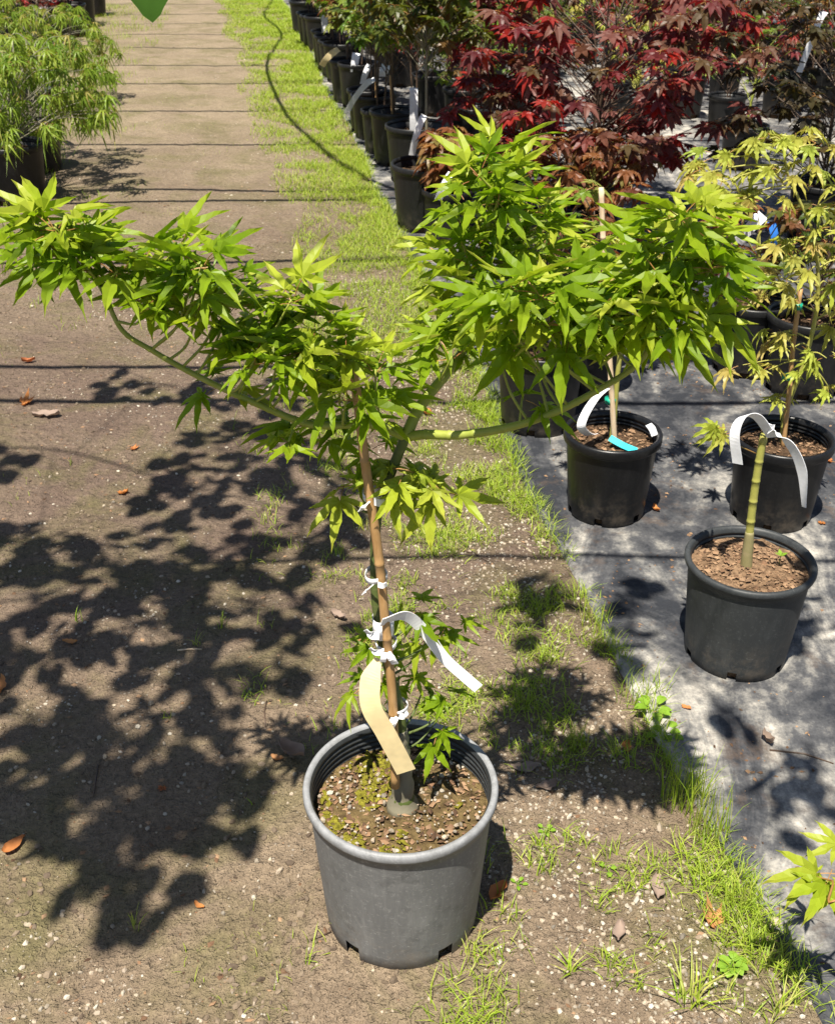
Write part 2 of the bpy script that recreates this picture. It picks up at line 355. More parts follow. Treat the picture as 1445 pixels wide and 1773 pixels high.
def cluster_leaves(c, n, rg, reach=.034, up=.3, dn=.45, size=(.85, 1.15), face=Vector((0, 0, 0)), ph0=None, elr=(-35, 50)):
    """leaf transforms around a twig tip: the upper ones stand up, the lower ones hang outward"""
    out = []; ph = rg.uniform(0, 6.28) if ph0 is None else ph0
    for i in range(n):
        ph += 2.4 + rg.uniform(-.5, .5)
        el = R(elr[0] + (elr[1] - elr[0]) * ((i + .5) / n)) + rg.uniform(-.2, .2)
        d = Vector((math.cos(ph) * math.cos(el), math.sin(ph) * math.cos(el), math.sin(el)))
        m = (d + Vector((0, 0, -dn)) * rg.uniform(.4, 1.3)).normalized()
        nr = Vector((0, 0, 1)) + d * up + face + Vector((rg.uniform(-.35, .35), rg.uniform(-.35, .35), 0))
        s = rg.uniform(*size)
        out.append((frame(m, nr), Vector(c) + d * reach * rg.uniform(.7, 1.3), s))
    return out
def leaf_objs(name, variants, tf, parent, rg, origin):
    for fr, p, s in tf:
        o = bpy.data.objects.new(name, rg.choice(variants)); COL.objects.link(o); o.parent = parent
        mm = fr.to_4x4() @ Matrix.Scale(s, 4); mm.translation = p - origin; o.matrix_local = mm
_np = {}
def np_mesh(me):
    if me.name not in _np:
        v = np.array([q.co[:] for q in me.vertices]); f = [tuple(p.vertices) for p in me.polygons]; mi = [p.material_index for p in me.polygons]
        tp_ = [d.value for d in me.attributes['tip'].data] if 'tip' in me.attributes else [0.] * len(v)
        _np[me.name] = (v, f, mi, tp_)
    return _np[me.name]
def leaf_joined(name, variants, tf, rg, origin, mats):
    V = []; Fc = []; MI = []; AT = []; TP = []; n = 0
    for fr, p, s in tf:
        v, f, mi, tp_ = np_mesh(rg.choice(variants)); m = np.array(fr); TP += tp_
        q = (v * s) @ m.T + np.array(p - origin); V.append(q); Fc += [tuple(i + n for i in t) for t in f]; MI += mi; n += len(q)
        AT += [rg.random()] * len(q)
    me = mesh(name, np.vstack(V), Fc, mats, False, MI, AT)
    at = me.attributes.new('tip', 'FLOAT', 'POINT'); at.data.foreach_set('value', np.array(TP, dtype=np.float32)); return me

# ------------------------------------------------------------------ ground
def edge_x(y): return .875 - .1625 * y + .018 * math.sin(y * 1.7) + .010 * math.sin(y * 5.1 + 1)      # edge of the fabric bed
def gz(x, y):
    p = Vector((x, y, 0))
    return .010 * noise.noise(p * .9) + .006 * noise.noise(p * 4.3) + .0045 * noise.noise(p * 13) + .0032 * noise.noise(p * 31)
def axis(lo, a, b, hi, step, g=1.13):
    c = list(np.arange(a, b, step)); s = step; q = b
    while q < hi: c.append(q); s *= g; q += s
    c.append(hi); s = step; q = a - step; pre = []
    while q > lo: pre.append(q); s *= g; q -= s
    pre.append(lo); return pre[::-1] + c
xs = axis(-90, -1.6, 1.4, 90, .024); ys = axis(-40, 1.0, 4.6, 160, .024, 1.07)
gv = [(x, y, gz(x, y)) for y in ys for x in xs]; nx = len(xs)
gf = [(j * nx + i, j * nx + i + 1, (j + 1) * nx + i + 1, (j + 1) * nx + i) for j in range(len(ys) - 1) for i in range(nx - 1)]
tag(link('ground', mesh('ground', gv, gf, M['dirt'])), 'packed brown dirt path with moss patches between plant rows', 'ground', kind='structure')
def fz(x, y): return gz(x, y) * .55 + .012 + .006 * abs(noise.noise(Vector((x * 2.2, y * 1.3, 3)))) + .003 * noise.noise(Vector((x * 9, y * 9, 5)))
us = [0, .006, .02] + axis(.02, .05, 1.6, 60, .035, 1.16)[1:]; vs = axis(-12, 1.0, 4.6, 90, .035, 1.08)
fv = []
for y in vs:
    for k, u in enumerate(us):
        x = edge_x(y) + u; fv.append((x, y, gz(x, y) - .004 if k == 0 else fz(x, y)))
nu = len(us); ff = [(j * nu + i, j * nu + i + 1, (j + 1) * nu + i + 1, (j + 1) * nu + i) for j in range(len(vs) - 1) for i in range(nu - 1)]
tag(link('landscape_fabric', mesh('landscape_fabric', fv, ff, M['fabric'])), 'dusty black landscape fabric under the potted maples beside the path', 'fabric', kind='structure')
def edge_l(y): return -1.62 - .1625 * y + .03 * math.sin(y * 1.3)
fv = []; us2 = [0, .02] + axis(.02, .1, 1.4, 50, .08, 1.2)[1:]; vs2 = axis(-6, 2, 14, 90, .09, 1.1)
for y in vs2:
    for k, u in enumerate(us2):
        x = edge_l(y) - u; fv.append((x, y, gz(x, y) - .004 if k == 0 else fz(x, y)))
nu = len(us2); ff = [(j * nu + i + 1, j * nu + i, (j + 1) * nu + i, (j + 1) * nu + i + 1) for j in range(len(vs2) - 1) for i in range(nu - 1)]
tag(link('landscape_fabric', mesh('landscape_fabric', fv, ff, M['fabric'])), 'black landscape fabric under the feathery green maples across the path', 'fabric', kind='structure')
def stand(x, y): return (fz(x, y) if x > edge_x(y) or x < edge_l(y) else gz(x, y))

# ------------------------------------------------------------------ pots
def pot_mesh(rt, rb, h, soil_z, mat, seg=56, slots=True, lip=.009, rings=4, inner=None, nslot=6, a0=.12, lh=.030, sh=.10):
    pr = [(rb - .004, .0), (rb, .004), (rb + (rt - rb) * sh, h * sh)]
    pr += [(rb + (rt - rb) * t, h * t) for t in (.3, .5, .7, .86)]
    pr += [(rt - .001, h - lh), (rt + lip * .8, h - lh + .001), (rt + lip, h - lh + .006), (rt + lip, h - .006), (rt + lip * .7, h - .001), (rt + lip * .3, h), (rt - .003, h - .001), (rt - .005, h - .006)]
    zi = h - .012; j0 = len(pr) - 1
    for k in range(rings):
        pr += [(rt - .0085, zi), (rt - .0085, zi - .005), (rt - .0055, zi - .007), (rt - .0055, zi - .011)]; zi -= .012
    rs = rb + (rt - rb) * soil_z / h - .006
    pr += [(rt - .009, zi), (rs, soil_z - .012), (rb - .008, .03), (rb - .010, .002)]
    v = []; f = []; mi = []
    for r, z in pr:
        for k in range(seg):
            a = 2 * math.pi * (k + .5) / seg; v.append((r * math.cos(a), r * math.sin(a), z))
    sl = set()
    if slots:
        for c in range(nslot):
            k0 = int(seg * (c + a0) / nslot)
            for q in range(max(2, seg // 26)): sl.add((k0 + q) % seg)
    for j in range(len(pr) - 1):
        for k in range(seg):
            if k in sl and (j <= 1 or j == len(pr) - 2): continue
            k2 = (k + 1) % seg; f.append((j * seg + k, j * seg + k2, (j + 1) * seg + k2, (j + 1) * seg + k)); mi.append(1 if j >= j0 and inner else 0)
    return mesh('pot', v, f, [mat, inner] if inner else mat, True, mi), rs
def soil_mesh(rs, z, mat, seed, amp=.008, ball=None):
    v = [(0, 0, z + amp)]; f = []; n = 40; rr = [.06, .14, .24, .36, .48, .6, .72, .84, .94, 1.0]
    for r in rr:
        for k in range(n):
            a = 2 * math.pi * k / n; x, y = rs * r * math.cos(a), rs * r * math.sin(a)
            v.append((x, y, z + amp * (1 - r) + .010 * noise.noise(Vector((x * 22 + seed, y * 22, 0))) + .005 * noise.noise(Vector((x * 70, y * 70 + seed, 0)))))
    for k in range(n): f.append((0, 1 + k, 1 + (k + 1) % n))
    for j in range(len(rr) - 1):
        for k in range(n): k2 = (k + 1) % n; f.append((1 + j * n + k, 1 + (j + 1) * n + k, 1 + (j + 1) * n + k2, 1 + j * n + k2))
    if ball:                                       # the root ball inside, seen through the slots
        b0 = len(v); last = 1 + (len(rr) - 1) * n
        for k in range(n): a = 2 * math.pi * k / n; v.append((ball * math.cos(a), ball * math.sin(a), .004))
        for k in range(n): k2 = (k + 1) % n; f.append((last + k, b0 + k, b0 + k2, last + k2))
    return mesh('soil', v, f, mat)
def chips(n, area, rg, lo, hi, flat=.25, zf=None):
    """many little chips or stones as one mesh; area() gives (x, y, z)"""
    if flat < .6:
        base = np.array([(1, 0, 0), (-.1, .9, .1), (-1, .1, 0), (.1, -1, -.1), (.1, .1, 1), (0, 0, -.8)])
        fc = [(0, 1, 4), (1, 2, 4), (2, 3, 4), (3, 0, 4), (1, 0, 5), (2, 1, 5), (3, 2, 5), (0, 3, 5)]
    else:
        g = .618; base = np.array([(0, g, 1), (0, -g, 1), (0, g, -1), (0, -g, -1), (g, 1, 0), (-g, 1, 0), (g, -1, 0), (-g, -1, 0), (1, 0, g), (1, 0, -g), (-1, 0, g), (-1, 0, -g)]) * .85
        fc = [(0, 1, 8), (0, 8, 4), (0, 4, 5), (0, 5, 10), (0, 10, 1), (1, 6, 8), (8, 6, 9), (8, 9, 4), (4, 9, 2), (4, 2, 5), (5, 2, 11), (5, 11, 10), (10, 11, 7), (10, 7, 1), (1, 7, 6), (3, 9, 6), (3, 2, 9), (3, 11, 2), (3, 7, 11), (3, 6, 7)]
    nb = len(base)
    V = []; Fc = []; AT = []
    for i in range(n):
        x, y, z = area(); s = lo + (hi - lo) * rg.random() ** 2.6
        sc = np.array([s, s * rg.uniform(.45, .9), s * flat * rg.uniform(.7, 1.3)])
        q = Matrix.Rotation(rg.uniform(0, 6.28), 3, 'Z') @ Matrix.Rotation(rg.uniform(-.4, .4), 3, 'X')
        p = (base * np.random.uniform(.72, 1.22, (nb, 3)) * sc) @ np.array(q).T + np.array((x, y, z))
        V.append(p); Fc += [tuple(k + nb * i for k in t) for t in fc]; AT += [rg.random()] * nb
    return np.vstack(V), Fc, AT
def disc(rg, rs, z):
    def a():
        r = rs * math.sqrt(rg.random()) * .97; t = rg.uniform(0, 6.28); x, y = r * math.cos(t), r * math.sin(t)
        return x, y, z + .010 * (1 - r / rs) + .003
    return a
def pot_parts(root, rt, h, soil_z, potm, soilm, seed, rb=None, nchip=250, seg=56, slots=True, rings=4, lip=.009, **kw):
    rb = rb or rt * .85
    me, rs = pot_mesh(rt, rb, h, soil_z, potm, seg, slots, lip, rings, **kw); link('pot', me, root)
    link('soil', soil_mesh(rs + .004, soil_z, soilm, seed, ball=(rb - .014) if slots else None), root)
    if nchip:
        rg = random.Random(seed); v, f, a = chips(nchip, disc(rg, rs, soil_z), rg, .003, .011)
        tag(link('bark_chips', mesh('bark_chips', v, f, M['bark_bit'], False, None, a), root), kind='stuff')
    return rs
def ribbon(name, pts, width, wdir, mat, parent=None, n=8, thick=.0007, taper=None, origin=None):
    p = spline(pts, n); v = []; f = []
    for i, q in enumerate(p):
        d = (p[min(i + 1, len(p) - 1)] - p[max(i - 1, 0)]).normalized(); wd = Vector(wdir) if not callable(wdir) else wdir(i / (len(p) - 1))
        wd = (wd - d * wd.dot(d)).normalized(); nn = d.cross(wd) * thick; hw = width / 2 * (taper(i / (len(p) - 1)) if taper else 1)
        v += [q - wd * hw + nn, q + wd * hw + nn, q + wd * hw - nn, q - wd * hw - nn]
    for i in range(len(p) - 1):
        a = i * 4
        for k in range(4): k2 = (k + 1) % 4; f.append((a + k, a + k2, a + 4 + k2, a + 4 + k))
    f.append((3, 2, 1, 0)); e = (len(p) - 1) * 4; f.append((e, e + 1, e + 2, e + 3))
    o0 = origin if origin is not None else Vector((0, 0, 0))
    me = mesh(name, [q - o0 for q in v], f, mat, False)
    return link(name, me, parent, None if parent is not None else o0)
def stem_tube(mb, pts, r0, r1, nodes=.035, m=0, n=8):
    """a stem with swollen leaf nodes"""
    L = 0; pp = []; rr = []; tot = sum((pts[i + 1] - pts[i]).length for i in range(len(pts) - 1)); nxt = nodes
    for i, p in enumerate(pts):
        if i: L += (p - pts[i - 1]).length
        r = r0 + (r1 - r0) * L / tot
        pp.append(p); rr.append(r)
        if L >= nxt and i < len(pts) - 1:
            d = (pts[i + 1] - p).normalized(); pp += [p + d * .002, p + d * .005]; rr += [r * 1.16, r]; nxt = L + nodes * random.uniform(.8, 1.2)
    mb.tube(pp, rr, n, m)

# ------------------------------------------------------------------ the lime maple
rg = random.Random(3)
MY = 1.47; MX = -.030
MO = Vector((MX, MY, gz(MX, MY) - .001))
main = tag(empty('potted_maple', MO), 'lime green maple with three spreading limbs in a weathered grey pot', 'potted tree')
SZ = .268
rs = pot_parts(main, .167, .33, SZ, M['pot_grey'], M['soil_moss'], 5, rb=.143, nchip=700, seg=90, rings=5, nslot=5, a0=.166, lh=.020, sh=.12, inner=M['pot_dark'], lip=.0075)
v, f, a = chips(300, disc(rg, rs, SZ + .003), rg, .002, .007, .7)
tag(link('pumice_grit', mesh('pumice_grit', v, f, M['perlite'], False, None, a), main), kind='stuff')
def moss_area():
    while True:
        x, y = rg.uniform(-rs, rs), rg.uniform(-rs, rs); r = math.hypot(x, y)
        if r < rs * .95 and noise.noise(Vector((x * 14 + 4, y * 14, 1))) + (-.55 if x > .01 else .05) > .0: return x, y, SZ + .012 * (1 - r / rs) + .004
v, f, a = chips(420, moss_area, rg, .004, .012, .5)
tag(link('moss', mesh('moss', v, f, M['moss'], False, None, a), main), kind='stuff')

def mp(px, py, dy=0.0): return on_y(px, py, MY + dy)
L0 = MO
def loc(p): return [q - L0 for q in p]
mb = MB(); tp = spline([mp(698, 1388), mp(694, 1310), mp(690, 1230), mp(668, 1140), mp(652, 1050), mp(649, 960, .01), mp(655, 880, .015), mp(680, 810, .015), mp(702, 756, .01)], 9)
mb.tube(loc(tp), [.0155 - .0075 * min(1, i / 26) + (.006 if i < 2 else 0) for i in range(len(tp))], 10)
link('trunk', mb.mesh('trunk', M['stem_trunk']), main)
mb = MB(); bp = spline([mp(697, 1400), mp(696, 1345), mp(692, 1300), mp(690, 1262)], 5)
mb.tube(loc(bp), [(.034 if i == 0 else .026 if i == 1 else .0215 - .0065 * i / len(bp)) * (1 + .10 * math.sin(i * 2.1)) for i in range(len(bp))], 12); link('trunk_base', mb.mesh('trunk_base', M['stem_base']), main)
mb = MB(); sp = spline([mp(684, 1362, -.028), mp(680, 1220, -.024), mp(668, 1090, -.022), mp(655, 960, -.020), mp(632, 800, -.018), mp(619, 690, -.015), mp(607, 625, -.012)], 8)
stem_tube(mb, loc(sp), .0082, .0070, .16, 0, 9); link('stake', mb.mesh('stake', M['bamboo']), main)

limbs = {
    'left': [(702, 757, .01), (640, 735, -.01), (540, 735, -.02), (440, 697, -.03), (340, 650, -.04), (262, 606, -.04), (212, 572, -.04), (182, 512, -.03), (160, 470, -.03), (125, 425, -.03), (105, 392, -.02)],
    'back': [(702, 757, .01), (728, 702, .03), (770, 650, .06), (800, 608, .09), (820, 545, .12), (838, 450, .14), (850, 350, .14), (855, 268, .14)],
    'right': [(702, 757, .01), (735, 752, 0), (795, 753, -.02), (880, 740, -.04), (960, 714, -.06), (1040, 672, -.07), (1105, 628, -.08), (1145, 560, -.08), (1172, 480, -.08), (1190, 405, -.08)],
}
CL = {
    'left': [(95, 395, 9, 1), (60, 405, 7, 0), (150, 400, 7, 1), (110, 440, 8, 0), (70, 455, 6, 0), (150, 465, 7, 0), (205, 470, 7, 0), (245, 455, 6, 0),
             (312, 440, 5, 0), (350, 470, 6, 0), (275, 495, 8, 1), (330, 510, 7, 0), (390, 500, 6, 0), (250, 530, 6, 0), (340, 555, 7, 1), (400, 545, 8, 1), (440, 590, 7, 0),
             (505, 530, 7, 1), (470, 560, 6, 0), (545, 580, 7, 0), (500, 620, 8, 1), (440, 635, 6, 0), (560, 640, 7, 0), (600, 625, 7, 1), (650, 650, 7, 1), (610, 670, 6, 0), (540, 665, 4, 0), (480, 640, 4, 0),
             (385, 672, 3, 0), (545, 745, 2, 0), (640, 730, 3, 0), (555, 772, 3, 0), (640, 785, 3, 0), (655, 705, 3, 0), (600, 700, 4, 0), (500, 775, 2, 0)],
    'back': [(852, 255, 9, 1), (815, 285, 8, 0), (880, 290, 7, 1), (795, 330, 5, 0), (850, 330, 8, 0), (910, 345, 6, 0), (785, 365, 5, 0), (830, 385, 8, 1), (890, 390, 7, 0),
             (930, 375, 6, 1), (755, 425, 7, 1), (800, 435, 7, 0), (860, 440, 8, 0), (915, 430, 7, 0), (780, 475, 6, 0), (840, 480, 6, 0), (900, 475, 5, 0), (960, 405, 5, 0),
             (765, 540, 6, 1), (750, 570, 4, 0), (800, 545, 6, 0), (770, 600, 4, 0), (820, 590, 4, 0), (735, 560, 3, 0)],
    'right': [(1190, 385, 10, 1), (1150, 420, 7, 0), (1225, 420, 9, 1), (1190, 450, 8, 1), (1240, 470, 8, 0), (1150, 480, 7, 0), (1205, 500, 8, 0), (1250, 520, 6, 0), (1130, 530, 7, 0), (1170, 555, 8, 1), (1215, 555, 6, 0),
              (905, 505, 8, 1), (870, 530, 7, 0), (950, 520, 7, 0), (900, 562, 6, 0), (868, 575, 3, 0), (960, 565, 8, 1), (1010, 540, 8, 0), (1060, 530, 7, 1), (1000, 578, 6, 1), (1050, 575, 5, 0), (1100, 560, 8, 1), (1095, 590, 4, 0),
              (1150, 590, 5, 1), (930, 590, 3, 0), (915, 690, 2, 0), (1060, 490, 5, 0), (985, 500, 5, 0), (1185, 580, 3, 0)],
}
def nearest(pts, c, lo=.1):
    k0 = int(len(pts) * lo); best = min(range(k0, len(pts)), key=lambda i: (pts[i] - c).length + .25 * max(0, pts[i].z - c.z + .03)); return pts[best]
pools = []
for key, wp in limbs.items():
    pts = spline([mp(*q) for q in wp], 7)
    rr = random.Random({'left': 1, 'back': 2, 'right': 3}[key])
    mb = MB(); stem_tube(mb, loc(pts), {'left': .0068, 'back': .0092, 'right': .0076}[key], .0022, .030, 0, 9)
    tfs = []
    for (px, py, n, young) in CL[key]:
        py += {'left': 4 if px < 260 else -6, 'back': 22, 'right': 2}[key]; px += {'left': 0, 'back': 12, 'right': -12}[key]; base = nearest(pts, mp(px, py)); dy0 = base.y - MY
        c = mp(px, py, dy0 + rr.uniform(-.055, .065))
        b = nearest(pts, c); midp = b.lerp(c, .5) + Vector((rr.uniform(-.012, .012), rr.uniform(-.01, .01), -.012 if c.z > b.z else .006))
        tw = spline([b, midp, c + Vector((0, 0, .004))], 5); stem_tube(mb, loc(tw), .0023, .0013, .020, 0, 6)
        nn = max(2, round(n * .88)); tf = cluster_leaves(c, nn, rr, .030, {'left': .12, 'back': .15, 'right': .3}[key], {'left': .06, 'back': .08, 'right': .22}[key], {'left': (.56, .94), 'back': (.52, .88), 'right': (.60, 1.0)}[key], Vector((0, -.06, 0)), None, {'left': (-16, 52), 'back': (-22, 60), 'right': (-22, 50)}[key] if n > 3 else (-25, 20))
        for k, t_ in enumerate(tf): tfs.append((t_, 'lime_pale' if (young and k >= nn - 3) or rr.random() < .05 else 'lime'))
    limb = link('branch', mb.mesh('branch', M['stem_green']), main)
    tag(limb, {'left': 'green limb sweeping over the dirt path', 'back': 'pale green limb rising towards the row of black pots', 'right': 'knobbly yellow green limb reaching over the fabric bed'}[key])
    pools.append((limb, tfs, rr))
# low shoots on the trunk
low = [(700, 822, 3, 1), (740, 838, 4, 1), (655, 850, 2, 1), (595, 855, 3, 1), (765, 862, 3, 1), (720, 1065, 4, 0), (770, 1090, 3, 0), (655, 1120, 3, 0), (740, 1110, 3, 0), (730, 1200, 4, 0), (640, 1190, 3, 0), (690, 1170, 2, 0), (790, 1215, 2, 0), (755, 1250, 2, 0), (757, 1275, 1, 0)]
rr = random.Random(9); shoots = set()
for (px, py, n, young) in low:
    dy = rr.uniform(-.03, .02) if young else .03 + rr.uniform(0, .04); c = mp(px, py, dy)
    b = min(tp, key=lambda q: (q - c).length + abs(q.z - (c.z - .03)) * .8)
    mb = MB(); tw = spline([b, b.lerp(c, .5) + Vector((0, 0, -.012)), c], 5); mb.tube(loc(tw), lerp_r(tw, .0026, .0014), 6)
    sh = link('shoot', mb.mesh('shoot', M['stem_trunk']), main); shoots.add(sh.name); tfs = []
    for t_ in cluster_leaves(c, n, rr, .026, .4, .45, (.55, .78) if not young else (.72, 1.0), Vector((0, -.35, 0)), None, (-25, 30)):
        tfs.append((t_, 'lime_pale' if young else 'lime'))
    pools.append((sh, tfs, rr))
allt = [(limb, t_, k, rr) for limb, tfs, rr in pools for (t_, k) in tfs]
order = sorted(range(len(allt)), key=lambda i: (allt[i][1][1].y - .35 * allt[i][1][1].z) - (.3 if allt[i][0].name in shoots else 0))
rest = {}
for rank, i in enumerate(order):
    limb, t_, k, rr = allt[i]
    if rank < 300: leaf_objs('leaf', LEAF[k], [t_], limb, rr, L0)
    else: rest.setdefault((limb.name, k), []).append(t_)
for (ln, k), tf in rest.items():
    o = link('foliage', leaf_joined('foliage', LEAF[k], tf, rg, L0, [M['lf_' + k], M['petiole']]), bpy.data.objects[ln]); tag(o, kind='stuff')
# tape ties round stake and trunk
def tie(px, py, wid, tails, mat=M['tape_white'], r=.017, parent=main, org=L0, dy=-.012, label=None):
    c = mp(px, py, dy); m_ = MB(); n = 20
    for z0 in (0,):
        v = []
        for k in range(n):
            t = 2 * math.pi * k / n; x = r * 1.05 * math.cos(t); y = r * 1.25 * math.sin(t) + .006; zz = .002 * math.sin(t * 2 + px)
            for zc, ro in ((-wid / 2, 0), (wid / 2, 0), (wid / 2, -.0008), (-wid / 2, -.0008)): v.append((x * (1 + ro * 40), y * (1 + ro * 40), zc + zz))
        f = []
        for k in range(n):
            k2 = (k + 1) % n
            for q in range(4): q2 = (q + 1) % 4; f.append((k * 4 + q, k2 * 4 + q, k2 * 4 + q2, k * 4 + q2))
        m_.add([Vector(p) + c - org for p in v], f)
    o = link('tape_tie', m_.mesh('tape_tie', mat), parent)
    for (dx, dz, wd) in tails:
        s = c - org + Vector((dx * .25, -r * 1.15, -wid * .1))
        ribbon('tape_end', [s, s + Vector((dx * .55, -.006, dz * .4)), s + Vector((dx, -.004, dz))], wd, (abs(dz) + .001, 0, -dx if dz < 0 else dx), mat, o, 4)
    return o
tie(651, 999, .010, [(-.016, -.014, .010), (.014, .004, .009)])
tie(663, 1085, .036, [(-.022, .014, .014)], r=.0165)
tie(668, 1116, .010, [(-.020, .012, .010), (.012, -.020, .012), (-.004, -.016, .010)])
tie(688, 1226, .009, [(-.010, -.024, .013), (.014, .012, .010)])
tie(644, 858, .011, [(-.014, -.014, .010), (.016, .002, .012)], r=.014)
# its two tags
tg = ribbon('plant_tag', [mp(655, 1140, -.03), mp(641, 1180, -.045), mp(643, 1225, -.055), mp(668, 1270, -.055), mp(703, 1336, -.050)], .034, lambda t: Vector((.9, .05, .38)), M['tag_yellow'], None, 8, taper=lambda t: min(1, .35 + t * 3), origin=mp(655, 1140, -.03))
tag(tg, 'faded yellow paper tag hanging over the mossy soil of the lime green maple', 'plant tag')
tg = ribbon('plant_tag', [mp(660, 1078, -.036), mp(700, 1066, -.01), mp(732, 1090, .005), mp(768, 1138, .0), mp(800, 1168, -.005), mp(828, 1192, -.01)], .019, Vector((.65, .1, .75)), M['tape_white'], None, 8, origin=mp(660, 1078, -.036))
tag(tg, 'long blank white tape tag sticking out from the lime green maple trunk', 'plant tag')

# ------------------------------------------------------------------ other potted plants
def crown_points(rg, n, z0, z1, rad, shape):
    out = []
    for i in range(n):
        t = (i + .5) / n; z = z0 + (z1 - z0) * t + rg.uniform(-.03, .03); r = rad * shape(t) * math.sqrt(rg.uniform(.08, 1)); a = i * 2.4 + rg.uniform(-.5, .5)
        out.append(Vector((r * math.cos(a), r * math.sin(a), z)))
    return out
DOME = lambda t: .55 + .45 * math.sin(math.pi * min(1, t * .8 + .15))
VASE = lambda t: .45 + .55 * math.sin(math.pi * (.15 + .7 * t))
def potted(label, x, y, leafk, rt=.15, h=.28, hgt=1.0, z0=.45, rad=.4, ncl=40, per=5, stems=1, parts=False, stem='stem_brown', potm='pot_row', soilm='soil', seed=0, shape=VASE, size=(.8, 1.1),
           dn=.5, stake=None, group=None, seg=40, nchip=60, lean=(0, 0), crown=None, weep=0.0, name='potted_maple', cat='potted tree', rings=2, facing=Vector((0, 0, 0))):
    rg = random.Random(seed * 13 + 5); root = empty(name, (x, y, stand(x, y) - .002)); tag(root, label, cat, group)
    sz = h * .83; pot_parts(root, rt, h, sz, M[potm], M[soilm], seed, nchip=nchip, seg=seg, rings=rings)
    mb = MB(); trunks = []
    for s in range(stems):
        a = s * 2.1 + seed; off = Vector((math.cos(a), math.sin(a), 0)) * (.02 if stems > 1 else 0)
        top = Vector((lean[0], lean[1], hgt * rg.uniform(.85, .98))) + off * (6 if stems > 1 else 0)
        p = spline([off + Vector((0, 0, sz - .02)), off * 1.5 + Vector((lean[0] * .15 + rg.uniform(-.02, .02), lean[1] * .15 + rg.uniform(-.02, .02), sz + (hgt - sz) * .35)),
                    off * 3 + Vector((lean[0] * .5 + rg.uniform(-.03, .03), lean[1] * .5, sz + (hgt - sz) * .7)), top], 7)
        trunks.append(p); mb.tube(p, lerp_r(p, .0095 if stems == 1 else .0065, .003), 8)
    link('trunk', mb.mesh('trunk', M[stem]), root)
    cps = crown if crown else [p + Vector((lean[0] * .7, lean[1] * .7, 0)) for p in crown_points(rg, ncl, z0, hgt, rad, shape)]
    mb = MB(); tfs = []
    for c in cps:
        tr = rg.choice(trunks); hb = max(sz + .05, c.z - .16 - .25 * math.hypot(c.x, c.y) + weep * .6)
        b = min(tr, key=lambda q: abs(q.z - hb)); mid = b.lerp(c, .55) + Vector((0, 0, .02 + weep * .35))
        tw = spline([b, mid, c], 4); mb.tube(tw, lerp_r(tw, .0032, .0012), 5, cap=False)
        tfs += cluster_leaves(c, per, rg, .038, .3, dn, size, facing, None, (-30, 35))
    cr = link('crown', mb.mesh('crown', M[stem]), root); O = Vector((0, 0, 0))
    if parts:
        rg.shuffle(tfs); leaf_objs('leaf', LEAF[leafk], tfs[:300], cr, rg, O); tfs = tfs[300:]
    if tfs: tag(link('foliage', leaf_joined('foliage', LEAF[leafk], tfs, rg, O, [M['lf_' + leafk], M['petiole']]), cr), kind='stuff')
    if stake:
        mb = MB(); dx, dy, zt, mt = stake; q = spline([(dx * .6, dy, sz - .03), (dx * .8, dy, (sz + zt) / 2), (dx, dy, zt)], 6); stem_tube(mb, q, .0065, .006, .17, 0, 8); link('stake', mb.mesh('stake', M[mt]), root)
    return root
def rim_place(px, py, h, side=0.0):
    p = on_z(px, py, h); return p.x + side, p.y

# the bare grafted stem in the dark grey pot
x, y = rim_place(1296, 968, .285); y -= .01
P2 = Vector((x, y, stand(x, y) - .002))
p2 = tag(empty('potted_graft', P2), 'bare green cut-off stem in a dusty dark grey pot on the fabric', 'potted plant')
pot_parts(p2, .147, .285, .255, M['pot_dark'], M['soil_pale'], 21, rb=.124, nchip=650, seg=72, rings=2, lh=.018)
def q2(px, py, dy=0): return on_y(px, py, y + dy) - P2
mb = MB(); st = spline([q2(1292, 975), q2(1297, 920), q2(1304, 860), q2(1313, 800), q2(1322, 752)], 7); stem_tube(mb, st, .0100, .0086, .05, 0, 10); link('stem', mb.mesh('stem', M['stem_yellow']), p2)
mb = MB(); st = spline([q2(1290, 990), q2(1292, 965), q2(1295, 940), q2(1297, 920)], 5); mb.tube(st, [.0165, .0155, .0150, .0145, .0142, .0138, .0135, .0132, .0129, .0126, .0123, .0120, .0117, .0113, .0108, .0098], 10); link('stem_base', mb.mesh('stem_base', M['stem_graft']), p2)
mb = MB(); st = spline([q2(1308, 785), q2(1285, 775, -.02), q2(1255, 760, -.03)], 5); mb.tube(st, .0013, 5); tw = link('twig', mb.mesh('twig', M['petiole']), p2)
for px, py, s in ((1238, 752, .95), (1225, 742, .8)):
    leaf_objs('leaf', LEAF['bronze'], [(frame(Vector((-1, -.1, -.12)), Vector((.1, -.6, .8))), q2(px + 12, py, -.03), s)], tw, rg, Vector((0, 0, 0)))
mb = MB(); c = q2(1352, 955, .0); c.z = .268
mb.tube([c, c + Vector((0, 0, .025))], .001, 5)
sd = link('seedling', mb.mesh('seedling', M['weed']), p2)
for a in range(4):
    t = a * 1.57; d = Vector((math.cos(t), math.sin(t), .4)); s = .014
    pl = d.cross(Vector((0, 0, 1))).normalized(); b = c + Vector((0, 0, .025))
    link('leaf', mesh('seed_leaf', [b, b + d * s * .5 + pl * s * .4, b + d * s * 1.2, b + d * s * .5 - pl * s * .4], [(0, 1, 2, 3)], M['weed']), sd)
def w2(px, py, dy=0): return on_y(px, py, y + dy)
tg = ribbon('plant_tag', [w2(1336, 757, -.02), w2(1310, 722, -.03), w2(1285, 722, -.05), w2(1271, 752, -.065), w2(1276, 803, -.07)], .026, lambda t: Vector((.25 + .3 * t, -.6, .75 - .6 * t)), M['tag_white'], None, 8, origin=w2(1336, 757, -.02))
